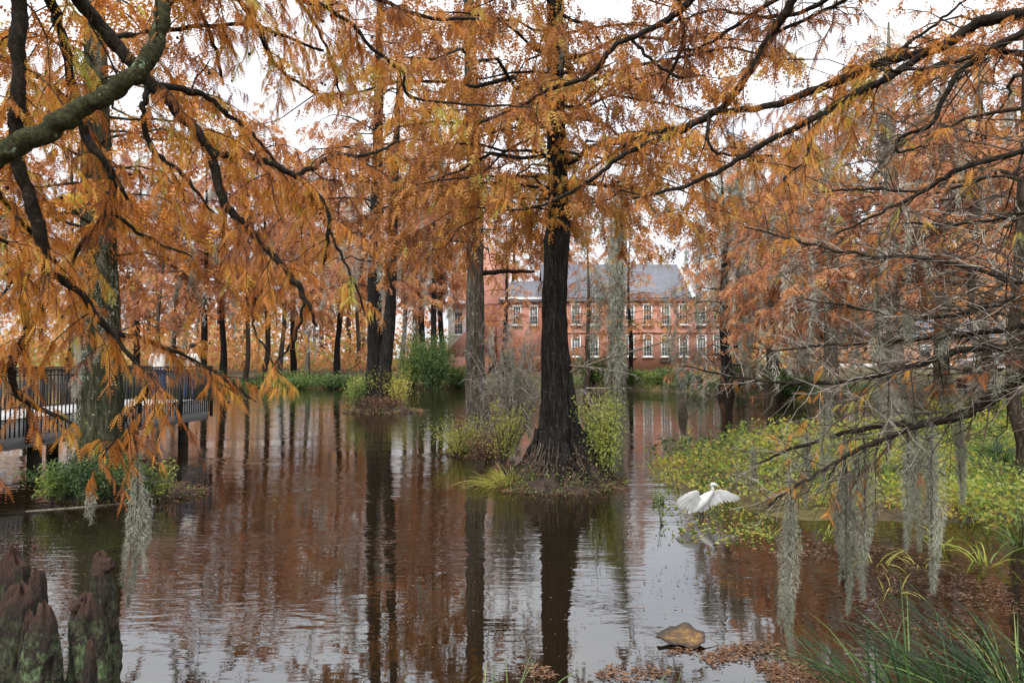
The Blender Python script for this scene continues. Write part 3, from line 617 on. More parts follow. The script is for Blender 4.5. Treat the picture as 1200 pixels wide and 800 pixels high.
# ------------------------------------------------------------------ people on the boardwalk
M['skin'] = solid('skin', [(.3, (.42, .24, .16)), (.7, (.50, .30, .21))], nscale=3, rough=.6)
M['jeans'] = solid('jeans', [(.3, (.03, .045, .09)), (.7, (.06, .085, .16))], nscale=14, rough=.9)
M['shirt_white'] = solid('white_cotton', [(.3, (.66, .62, .57)), (.7, (.78, .75, .70))], nscale=6, rough=.9)
M['shirt_blue'] = solid('pale_blue_cotton', [(.3, (.42, .48, .66)), (.7, (.58, .62, .76))], nscale=6, rough=.9)
M['hair_dark'] = solid('dark_hair', [(.3, (.012, .010, .009)), (.7, (.04, .03, .025))], (1, 1, 1), 20, .7)
def person(loc, rz, label, shirt, lean=0.0, cap=True):
    t = thing('person', loc, label, 'person', rz=rz)      # faces local +Y
    J = {'pel': (0, 0, .96), 'wai': (0, .01 + lean * .3, 1.12), 'che': (0, .02 + lean, 1.34), 'nk0': (0, .0 + lean * 1.2, 1.46), 'nk1': (0, .02 + lean * 1.5, 1.535), 'hd0': (0, .05 + lean * 1.8, 1.60), 'hd1': (0, .035 + lean * 1.9, 1.70)}
    rr = {'pel': .155, 'wai': .14, 'che': .155, 'nk0': .075, 'nk1': .058, 'hd0': .078, 'hd1': .088}
    E = [('pel', 'wai'), ('wai', 'che'), ('che', 'nk0'), ('nk0', 'nk1'), ('nk1', 'hd0'), ('hd0', 'hd1')]
    for s, sd_ in ((-1, 'l'), (1, 'r')):
        def a(n, p, r, prev): J[n + sd_] = p; rr[n + sd_] = r; E.append((prev, n + sd_))
        a('hip', (s * .10, 0, .90), .105, 'pel'); a('kne', (s * .12, .03, .50), .068, 'hip' + sd_); a('ank', (s * .13, -.03, .09), .045, 'kne' + sd_); a('toe', (s * .15, .14, .045), .04, 'ank' + sd_)
        a('sho', (s * .19, lean, 1.42), .068, 'che'); a('elb', (s * .27, .05 + lean * 1.2, 1.17), .047, 'sho' + sd_); a('wri', (s * .20, .27 + lean * .6, 1.12), .031, 'elb' + sd_); a('pal', (s * .185, .34 + lean * .6, 1.115), .03, 'wri' + sd_)
        for q in range(4): a('fa%d' % q, (s * (.16 + q * .02), .385 + lean * .6, 1.118), .0095, 'pal' + sd_); a('fb%d' % q, (s * (.16 + q * .02), .42 + lean * .6 - abs(q - 1.4) * .006, 1.095), .0085, 'fa%d' % q + sd_)
        a('tha', (s * .145, .33 + lean * .6, 1.12), .011, 'pal' + sd_); a('thb', (s * .125, .365 + lean * .6, 1.11), .0095, 'tha' + sd_)
    ks = list(J); me = bpy.data.meshes.new('body'); me.from_pydata([J[k] for k in ks], [(ks.index(a_), ks.index(b_)) for a_, b_ in E], []); ob = bpy.data.objects.new('body', me); COL.objects.link(ob)
    md = ob.modifiers.new('skin', 'SKIN'); sk = me.skin_vertices[0].data
    for i, k in enumerate(ks): sk[i].radius = (rr[k] * (1.25 if k in ('pel', 'wai', 'che') else 1), rr[k] * (.85 if k in ('pel', 'wai', 'che') else 1)); sk[i].use_root = (k == 'pel')
    ob.modifiers.new('sub', 'SUBSURF').levels = 2
    dg = bpy.context.evaluated_depsgraph_get(); m2 = bpy.data.meshes.new_from_object(ob.evaluated_get(dg)); m2.name = 'body'
    bpy.data.objects.remove(ob); m2.materials.clear()
    for k in (shirt, 'jeans', 'skin', 'hair_dark'): m2.materials.append(M[k])
    for p in m2.polygons:
        c_ = p.center; i = 0
        if c_.z < .10: i = 3
        elif c_.z < 1.0: i = 1
        elif c_.z > 1.475: i = 2
        elif c_.y > .275 + lean * .6 and c_.z < 1.2: i = 2
        p.material_index = i; p.use_smooth = True
    link('body', m2, None, t)
    hy_, hz_ = .035 + lean * 1.9, 1.70
    g = Geo(); ball(g, (0, hy_ - .012, hz_ + .03), .098, 14, 9, sq=(.92, 1.06, .95), lump=.05); g.obj('hair', M['hair_dark'], t, smooth=True)
    if cap: g = Geo(); ball(g, (0, hy_ + .09, hz_ + .045), .085, 12, 6, sq=(.9, 1.0, .16)); g.obj('cap_brim', M['hair_dark'], t, smooth=True)
    for s in (-1, 1):
        g = Geo(); ball(g, (s * .092, hy_ + .0, hz_ - .02), .026, 8, 6, sq=(.4, .7, 1)); g.obj('ear', M['skin'], t, smooth=True)
        g = Geo(); ball(g, (s * .033, hy_ + .084, hz_ + .0), .011, 8, 6); g.obj('eye', M['hair_dark'], t, smooth=True)
    g = Geo(); ball(g, (0, hy_ + .098, hz_ - .03), .017, 8, 6, sq=(.8, 1, 1.5)); g.obj('nose', M['skin'], t, smooth=True)
    g = Geo(); ball(g, (0, hy_ + .082, hz_ - .075), .022, 8, 6, sq=(1.1, .5, .35)); g.obj('mouth', M['lamp_red'], t, smooth=True)
person((-10.15, 21.5, DZ), R_(-10), 'person in white shirt and jeans leaning on the rail at the boardwalk end', 'shirt_white', .05)
person((-10.95, 21.2, DZ), R_(25), 'person in pale shirt without a cap beside the white-shirted one on the boardwalk', 'shirt_white', .02, False)
person((-11.9, 20.2, DZ), R_(-150), 'person in pale blue shirt on the boardwalk, half hidden by the mossy trunk', 'shirt_blue', 0.0, False)
# ------------------------------------------------------------------ far trees
def gz_at(x, y): return float(ground_z(np.array([x], float), np.array([y], float))[0])
def far_base(px, Y): x = (px - 600) / FPX * Y; return (x, Y, gz_at(x, Y) - .05)
gl = 'slender cypress with straight bare trunk in the grove across the pond'
fv = []
for k in range(4):
    px, Y = ((237, 61), (310, 66), (360, 63), (497, 64))[k]; b_ = far_base(px, Y)
    fv.append(cypress('bald_cypress', b_, (24, 27, 22, 25)[k], (.26, .21, .19, .27)[k], 'slender %s cypress %s' % (('dark-barked', 'brown')[k in (1, 2)], ('in the grove across the pond', 'behind the rounded evergreen shrub')[k == 3]), '%s cypresses %s' % (('dark-barked', 'brown')[k in (1, 2)], ('in the grove across the pond', 'behind the rounded evergreen shrub')[k == 3]), lo=(.34, .38, .30, .36)[k], R=(5.0, 4.4, 4.2, 4.6)[k], nl=46, fl=.42, fw=.15, K=3,
                      spacing=.11, n2=2.1, len2=1.7, n3=1, bark=('bark_dark', 'bark_mid', 'bark_grey', 'bark_dark')[k], seed=100 + k, flare=1.45, moss=(22, 14, 18, 20)[k], moss_len=2.4, moss_w=.5, fib=.5, mfw=.03, mossn=26, seg=14, rings=24,
                      tint=((.40, .3, .2), (.5, .3, .2), (.55, .35, .2), (.45, .3, .2))[k]))
for i, (px, Y, k, sc_f) in enumerate([(188, 58, 2, 1.0), (207, 70, 1, .95), (262, 72, 3, 1.0), (288, 63, 1, .9), (328, 68, 2, 1.1), (344, 75, 0, 1.0), (395, 70, 3, .95), (470, 66, 2, 1.05), (484, 74, 1, 1.1), (506, 62, 0, .95), (519, 66, 3, .9), (545, 82, 1, 1.1), (600, 95, 0, 1.15),
                                      (660, 94, 3, 1.1), (735, 100, 2, 1.3), (80, 66, 1, 1.1), (30, 74, 0, 1.0), (125, 62, 3, 1.0), (-30, 58, 2, 1.1), (160, 76, 0, 1.1), (420, 82, 2, 1.2), (-60, 46, 1, 1.0)]):
    bk_ = ('dark-barked', 'brown')[k in (1, 2)]; where = 'in the wood behind the boardwalk' if px < 180 else 'in the grove across the pond' if px < 400 else 'behind the mid-pond islet' if px < 475 else 'behind the rounded evergreen shrub' if px < 530 else 'rising behind the brick building roofs'
    dup(fv[k], far_base(px, Y), U(0, 6.28), sc_f, 'slender %s cypress %s' % (bk_, where), '%s cypresses %s' % (bk_, where))
# the distant wood behind everything
g = Geo(); tg_ = Geo()
for k in range(64):
    x = U(-105, 115); y = U(98, 135); h = U(11, 22); z0 = gz_at(x, y)
    n = 640; c_ = np.array([x, y, z0 + h * .50]); d = rdir(n); rr = U(.3, 1, n) ** .4
    p = c_ + d * rr[:, None] * np.array([4.6, 4.6, h * .48]); p += noise(p * .3)[:, None] * 1.0
    diamonds(g, p, rdir(n) * [1, 1, .6] + [0, 0, -.6], U(.5, 1.2, n), U(.3, .6, n), np.clip(.6 + .3 * rng.normal() + rng.normal(0, .15, n), 0, 1))
    V, F = tubes([[(x, y, z0 - .3), (x + U(-.3, .3), y, z0 + h * .5), (x, y, z0 + h * .9)]], [[.4, .3, .08]], 5); tg_.add(V, F)
n = 15000; x = U(-75, 70, n); y = U(74, 100, n); k_ = (np.abs(x - 12) > 20) | (y > 88); x, y = x[k_], y[k_]; n = len(x); zz = U(0, 1, n) ** 1.4 * 7.0; p = np.stack([x, y, ground_z(x, y) + zz * (.6 + .5 * noise(np.stack([x, y, 0 * x], -1), .15))], -1)
diamonds(g, p, rdir(n), U(.4, .9, n), U(.3, .6, n), np.clip(.80 + .3 * fbm(p, .08, 2) + rng.normal(0, .14, n), 0, 1))
dw = thing('distant_woods', (0, 120, 1), 'hazy rust and ochre wood far beyond the pond and building', 'wood'); dw['kind'] = 'stuff'
g.part('crown', M['frond_far'], dw, kind='stuff'); tg_.part('trunk', M['bark_mid'], dw, kind='stuff')

# trees on the far bank in front of the building
cypress('bald_cypress', far_base(722, 55), 19, .36, 'leaning brown cypress hung with a grey moss curtain before the brick building', lo=.30, R=3.4, nl=30, fl=.36, fw=.11, K=3, spacing=.2, n2=1.4, len2=1.1, seed=201, lean=(.035, 0), moss=80, moss_len=4.6, moss_w=.75,
        fib=.5, mfw=.024, mossn=40, bark='bark_mid', moss_mat='moss', bare=.45, az=(math.pi, 1.9), flare=1.6, seg=18, rings=30, moss_bias=1)
cypress('bald_cypress', far_base(592, 59.5), 15.0, .22, 'rust cypress with sparse sprays in front of the brick hall and link', lo=.20, R=4.2, nl=38, fl=.36, fw=.10, K=3, spacing=.12, n2=2.4, len2=1.2, n3=1, seed=207, tint=(.45, .25, .4), bark='bark_dark', flare=1.5, seg=14, rings=24, moss=12, moss_len=2.0, fib=.4, mfw=.02, mossn=40)
cypress('bald_cypress', far_base(738, 60), 13.0, .20, 'small golden orange cypress in front of the slate roof', lo=.24, R=3.7, nl=38, fl=.36, fw=.10, K=3, spacing=.11, n2=2.6, len2=1.1, n3=1, seed=202, tint=(.66, .2, .4), bark='bark_dark', flare=1.5, seg=14, rings=24, up=.3, dp=.35)
cypress('bald_cypress', far_base(850, 47), 17, .34, 'dark cypress draped in black-grey moss at the water edge by the building corner', lo=.10, R=4.8, nl=64, fl=.34, fw=.10, K=3, spacing=.14, n2=2.0, n3=1, len2=1.2, seed=203, moss=170, moss_len=2.0, moss_w=.36, fib=.4, mfw=.022,
        mossn=38, bark='bark_dark', moss_mat='moss', tint=(.30, .28, .4), bare=.2, seg=18, rings=30, prof=([0, .12, .4, .6, 1], [1.0, 1.1, .75, .6, .25]))
cypress('bald_cypress', far_base(688, 57.5), 14.0, .20, 'rust cypress with moss wisps close behind the big dark trunk, before the facade', lo=.22, R=3.4, nl=32, fl=.36, fw=.10, K=3, spacing=.12, n2=2.2, len2=1.1, n3=1, seed=208, tint=(.4, .3, .4), bark='bark_mid', flare=1.5, seg=14, rings=24, moss=26, moss_len=2.4, moss_w=.5, fib=.4, mfw=.02, mossn=36, moss_mat='moss')
# right-bank trees, pale trunks, orange crowns, bright moss
rv = []
for i, (px, Y, H, r0, lo, Rr, bk, ms, lab) in enumerate([
        (975, 36, 17, .33, .26, 5.6, 'bark_pale', 54, 'pale-trunked orange cypress rising behind the bare grey twig tangle'),
        (1046, 30, 18, .50, .30, 5.6, 'bark_pale', 80, 'stout pale grey cypress with long white moss beards above the marsh'),
        (1150, 28, 17, .30, .30, 5.0, 'bark_mid', 54, 'brown cypress between the stout pale cypress and the dark rooted trunk')]):
    rv.append(cypress('bald_cypress', far_base(px, Y), H, r0, lab, lo=lo, R=Rr, nl=56, fl=.30, fw=.10, K=3, spacing=.085, n2=2.3, len2=1.3, seed=210 + i, bark=bk, moss=ms * 2, moss_len=2.4, moss_w=.34, fib=.30, mfw=.016, mossn=46,
            tint=(.47, .42, .35), seg=22, rings=36, n3=2, limb_r=.010, az=None if i == 2 else (math.pi / 2, 2.1)))
for px, Y, k, sc_f, rz_, lab in [(905, 43, 2, 1.05, 1.0, 'orange cypress behind the dark moss-draped one, on the bank'), (1104, 38, 0, 1.0, 2.2, 'rust cypress with pale moss behind the stout pale cypress'), (1262, 31, 0, 1.1, 4.0, 'brown cypress standing behind the dark rooted trunk'),
                              (868, 62, 1, 1.1, 3.1, 'tall rust cypress behind the corner of the brick building'), (940, 52, 0, 1.1, 5.2, 'tall orange cypress behind the orange bank cypress'), (1200, 45, 2, 1.15, 2.5, 'rust cypress at the edge of the pale lawn')]:
    dup(rv[k], far_base(px, Y), rz_, sc_f, lab)
b_ = np.array([10.35, 13.8, 0]); b_[2] = gz_at(b_[0], b_[1]) - .05
cypress('bald_cypress', b_, 17, .10, 'dark cypress trunk with pale spreading roots beside the palmetto', lo=.30, R=4.2, nl=40, fl=.22, fw=.06, K=3, spacing=.06, n2=2.4, len2=1.0, seed=230, bark='bark_mid', moss=30, moss_len=.9, moss_w=.16, fib=.12, mfw=.006, mossn=140, flare=2.6, flute=.4, n3=1,
        tint=(.42, .3, .5))

# ------------------------------------------------------------------ trees standing in the pond
def mound(root, px0, px1, pyw, seed, hgt=.3, dep=1.6):
    """root mat and soil heap showing above the water; px0..px1 along the water line"""
    a, b = G(px0, pyw), G(px1, pyw); c = (a + b) / 2; rx = abs(b[0] - a[0]) / 2; c[1] += rx * .5 * dep / 1.6
    nu, nv = 60, 16; u = np.arange(nu) * 2 * math.pi / nu; v = np.linspace(0, 1, nv)
    rad = np.sqrt(v)[:, None] * (1 + .18 * fbm(np.stack([np.cos(u) * 1.6, np.sin(u) * 1.6, 0 * u + seed], -1), 1.5, 3))[None]
    hgt *= .6; z = hgt * (1 - v[:, None] ** 1.6) + 0 * u - .15 * v[:, None] ** 6
    V = np.stack([c[0] + rx * rad * np.cos(u), c[1] + rx * .62 * dep / 1.6 * rad * np.sin(u), z], -1); V[..., 2] += .10 * fbm(V, 5.0, 3) * (1 - v[:, None] ** 4)
    I = np.arange(nu * nv).reshape(nv, nu); g = Geo(); g.add(V.reshape(-1, 3), np.stack([I[:-1], np.roll(I[:-1], -1, 1), np.roll(I[1:], -1, 1), I[1:]], -1).reshape(-1, 4))
    g.part('root_mat', M['root'], root, smooth=True)
    n = int(520 * max(1, rx)); a_ = U(0, 6.28, n); rr = np.sqrt(U(.25, 1.12, n)); B = np.stack([c[0] + rx * rr * np.cos(a_), c[1] + rx * .62 * dep / 1.6 * rr * np.sin(a_), np.maximum(0, hgt * (1 - rr ** 2)) + .0], -1); sc0 = max(1.0, c[1] / 16)
    g = Geo(); blades(g, B, np.stack([np.cos(a_) * .6, np.sin(a_) * .6, .55 + 0 * a_], -1) + rdir(n) * .5, U(.10, .32, n) * sc0 ** .5, U(.008, .018, n) * sc0, U(.5, 1.6, n), np.clip(.45 + rng.normal(0, .3, n), 0, 1), 5); g.part('dry_fringe', M['litter'], root, kind='stuff')
    g = Geo(); leaves(g, B + [0, 0, .03], rdir(n) + [0, 0, .2], U(.03, .07, n) * sc0, U(.018, .04, n) * sc0, np.clip(.4 + rng.normal(0, .3, n), 0, 1)); g.part('weed', M['green'], root, kind='stuff')
    return c, rx
def rootlets(root, c, n, z1, Rz, name='rootlet', mt='vine', r=.008, edge=1.3):
    """roots and vines running down the trunk surface and out over the root mat; Rz(z) is the trunk radius"""
    a = U(0, 6.28, n); m_ = 12; t = np.linspace(0, 1, m_); zs = z1 * U(.1, 1, n) ** 1.5
    zz = zs[:, None] * (1 - t) ** 1.5 - .06 * t; rr = Rz(np.maximum(zz, 0)) * 1.0 + .03 + (edge * U(.85, 1.08, n) - Rz(np.zeros(n)))[:, None] * t ** 3
    aa = a[:, None] + U(-.7, .7, n)[:, None] * t ** 1.5 + np.cumsum(rng.normal(0, .018, (n, m_)), 1)
    p = np.stack([c[0] + rr * np.cos(aa), c[1] + rr * np.sin(aa), zz], -1) + rng.normal(0, .012, (n, m_, 3))
    V, F = tubes(p, (r * U(.4, 1.7, n))[:, None] * (1.1 - .5 * t), 4); g = Geo(); g.add(V, F); return g.part(name, M[mt], root, kind='stuff')

k = 14.6 / FPX
def tp_(px, py, Y): return P(px, py, Y)
main_path = [P(658, 600, 14.6) * [1, 1, 0] + [0, 0, -.35], P(657, 566, 14.6), P(657, 545, 14.6), P(657, 520, 14.6), P(656, 495, 14.6), P(654, 455, 14.6), P(651, 410, 14.6), P(650, 350, 14.6), P(652, 290, 14.6), P(655, 240, 14.6), P(652, 150, 14.6), P(650, 0, 14.6), P(646, -150, 14.7), P(648, -400, 14.8)]
main_rad = np.array([76, 61, 41, 28, 21.5, 17, 14.8, 13.6, 14.2, 12, 10, 8.5, 7, 2]) * k
mb = np.array([main_path[0][0], 14.6, 0.0])
main = cypress('bald_cypress', mb, 18, .5, 'big dark lichen-specked cypress with flared fluted base on its root islet in the pond', lo=.325, R=6.0, nl=84, fl=.20, fw=.046, K=4, spacing=.046, n2=3.2, len2=1.05, hang=.85, lowb=1.5, limb_r=.008, seed=5, bark='bark_dark', leaf='frond_main', path=main_path, rad=main_rad, flute=.34,
               flare_h=.9, n3=2, seg=110, rings=190, moss=16, moss_len=.7, moss_w=.14, fib=.09, mfw=.0045, mossn=220, tint=(.42, .34, .7), up=.14, dp=.36, top=.97, moss_mat='moss')
mc, mrx = mound(main, 585, 732, 578, 3, .26); Rz_main = lambda z: np.interp(z, [p[2] for p in main_path], main_rad * 1.08)
rootlets(main, (mb[0], 14.6), 130, 1.1, Rz_main, r=.0055); rootlets(main, (mb[0], 14.6), 330, .9, Rz_main, 'dark_rootlet', 'twig', .010)
rootlets(main, (mb[0], 14.6), 34, 1.3, Rz_main, 'buttress_root', 'bark_dark', .06)
def stem_sprays(root, path, z0, z1, n, r0, r1, fl, fw, tint):
    """short leafy shoots clothing the upper stem"""
    p = np.asarray(path); z = U(z0, z1, n); c_ = np.stack([np.interp(z, p[:, 2], p[:, 0]), np.interp(z, p[:, 2], p[:, 1]), z], -1); a = U(0, 6.28, n); o_ = np.stack([np.cos(a), np.sin(a), 0 * a], -1)
    k_ = fbm(c_ + o_, 1.2, 2) > -.25; c_, o_ = c_[k_], o_[k_]; n = len(c_); L_ = U(r0, r1, n); m_ = 4; t = np.linspace(0, 1, m_); tp = c_[:, None] + o_[:, None] * (L_[:, None] * t)[..., None] + rng.normal(0, .02, (n, m_, 3)); tp[..., 2] += L_[:, None] * (.5 * t - .7 * t ** 2)
    V, F = tubes(tp, np.full((n, 1), .008) * (1.1 - t), 3); g = Geo(); g.add(V, F); g.part('shoot', M['twig'], root, kind='stuff')
    i = np.repeat(np.arange(n), 9); f = U(.3, 1, len(i))[:, None]; B = tp[i, 0] * (1 - f) + tp[i, -1] * f; g = Geo(); fronds(g, B, o_[i] * .5 + rdir(len(i)) * .5 + [0, 0, -.7], fl * U(.6, 1.3, len(i)), fw * U(.7, 1.2, len(i)), 4, tintf(B, tint, .3, .8, .14)); g.part('stem_foliage', M['frond_main'], root, kind='stuff')
stem_sprays(main, main_path, 5.3, 11.5, 330, .3, .95, .2, .046, .60)
sec = cypress('bald_cypress', P(562, 512, 20.0) * [1, 1, 0], 17, .3, 'straight grey-barked cypress behind the big dark one on the same islet', lo=.32, R=4.2, nl=56, fl=.24, fw=.06, K=3, spacing=.055, n2=2.6, len2=1.0, hang=.85, lowb=1.3, limb_r=.009, seed=8, bark='bark_grey', leaf='frond_main', flute=.2, flare_h=.8, n3=1,
              path=[P(562, 530, 20) * [1, 1, 0] + [0, 0, -.3], P(562, 512, 20), P(561, 495, 20), P(559, 470, 20), P(557, 430, 20), P(557, 350, 20), P(557, 280, 20), P(556, 200, 20), P(552, 100, 20), P(548, -60, 20), P(546, -250, 20)], rad=np.array([27, 21, 16, 12.5, 10.5, 9.8, 9, 8, 7, 5, 1.5]) * 20 / FPX,
              seg=48, rings=90, moss=10, moss_len=.9, moss_w=.18, fib=.12, mfw=.006, mossn=150, tint=(.45, .28, .6))
mound(sec, 522, 600, 535, 7, .25, 3.2)
stem_sprays(sec, [P(557, 430, 20), P(557, 280, 20), P(556, 200, 20), P(552, 100, 20), P(548, -60, 20)], 7.4, 13.5, 170, .3, .9, .22, .05, .55)
# twin cypress on the islet in mid pond
tw = cypress('bald_cypress', P(440, 478, 34.5) * [1, 1, 0], 22, .3, 'twin-trunked dark cypress with pale moss on the shrubby islet in mid pond', lo=.24, R=6.6, nl=64, fl=.30, fw=.09, K=3, spacing=.08, n2=2.4, len2=1.3, limb_r=.009, seed=14, bark='bark_dark', leaf='frond_far', flare_h=1.0, n3=1, seg=30, rings=60,
             path=[P(437, 492, 34.5) * [1, 1, 0] + [0, 0, -.3], P(437, 478, 34.5), P(438, 460, 34.5), P(440, 420, 34.5), P(439, 350, 34.5), P(441, 250, 34.5), P(444, 100, 34.5), P(446, -110, 34.5)], rad=np.array([24, 18, 12, 9, 7.8, 6.8, 5, 1.5]) * 34.5 / FPX,
             moss=60, moss_len=2.2, moss_w=.34, fib=.3, mfw=.014, mossn=70, tint=(.45, .3, .35), moss_bias=1)
g = trunk_geo(np.array([P(446, 490, 34.2) * [1, 1, 0] + [0, 0, -.3], P(447, 470, 34.2), P(451, 430, 34.2), P(457, 370, 34.2), P(459, 300, 34.2), P(464, 180, 34.2), P(468, 60, 34.2)]), np.array([16, 11, 7.8, 6.5, 5.8, 4, 1]) * 34.2 / FPX, 24, 40, .2, 1.0, seed=15); g.part('trunk', M['bark_dark'], tw, smooth=True)
mound(tw, 398, 488, 484, 9, .35)
# ivy-grown cypress on the islet by the boardwalk
lf = cypress('bald_cypress', P(118, 575, 12.9) * [1, 1, 0], 16, .3, 'mossy green cypress on the leafy islet beside the boardwalk', lo=.32, R=4.0, nl=66, fl=.20, fw=.055, K=3, spacing=.045, n2=2.8, len2=1.0, lowb=1.4, limb_r=.008, seed=21, bark='bark_moss', leaf='frond', flute=.22, flare_h=.7, n3=1, seg=48, rings=90,
             path=[P(118, 600, 12.9) * [1, 1, 0] + [0, 0, -.3], P(118, 572, 12.9), P(118, 545, 12.9), P(119, 500, 12.9), P(120, 430, 12.9), P(118, 340, 12.9), P(114, 230, 12.9), P(112, 90, 12.9), P(110, -120, 13), P(108, -330, 13)], rad=np.array([40, 33, 27, 23, 20, 18, 16, 12, 7, 2]) * 12.9 / FPX,
             moss=34, moss_len=.9, moss_w=.17, fib=.10, mfw=.005, mossn=200, tint=(.5, .28, .7), moss_mat='moss')
mound(lf, 38, 212, 588, 12, .32)
mg = Geo(); n = 16; a_ = U(2.6, 6.6, n); T = np.array([P(119, 0, 12.9) * [1, 1, 0] + [math.cos(a) * .36, math.sin(a) * .36, z] for a, z in zip(a_, U(2.0, 5.2, n))]); moss_hang(mg, T, U(.7, 1.9, n), U(.08, .2, n), .09, .0042, 240, .55); mg.part('trunk_moss', M['moss_pale'], lf, kind='stuff')

# ------------------------------------------------------------------ overhanging limbs: traced courses, each at its own distance from the trunk off to the side
def poly(pts, scale=1.0):
    """(px, py, distance, radius in px) -> world polyline + radii"""
    p = np.array([P(a, b, y) for a, b, y, r in pts]); r = np.array([r * y / FPX for a, b, y, r in pts]); n = max(8, 5 * len(pts))
    q, rr = resample(p, r, n); q[1:] += rng.normal(0, .006, (n - 1, 3)); return q, rr
def limb_obj(root, pts, mt='limb', extra=None):
    q, r = poly(pts); q0, r0 = q, r
    if extra is not None and (pts[0][1] < -5 or pts[0][0] < -5 or pts[0][0] > 1205):      # limbs that enter from outside spring from the trunk
        t0 = np.array([extra[0], extra[1], max(1.6, q[0][2] - .25)]); a_ = np.linspace(0, 1, 7)[:-1, None]; q = np.vstack([t0 * (1 - a_) + q[0] * a_ + np.array([0, 0, .12]) * np.sin(a_ * 3.14), q]); r = np.concatenate([r[0] * (1.35 - .35 * a_[:, 0]), r])
    n = len(q) * 3; qq, rr = resample(q, r, n); S = 10; V, F = tubes(qq[None], rr[None], S); c_ = np.repeat(qq, S, 0)
    d_ = V - c_; V = c_ + d_ * (1 + .16 * noise(V, 16) + .14 * noise(V, 42) + .10 * noise(V, 6))[:, None]; g = Geo(); g.add(V, F)
    return q0, r0, g
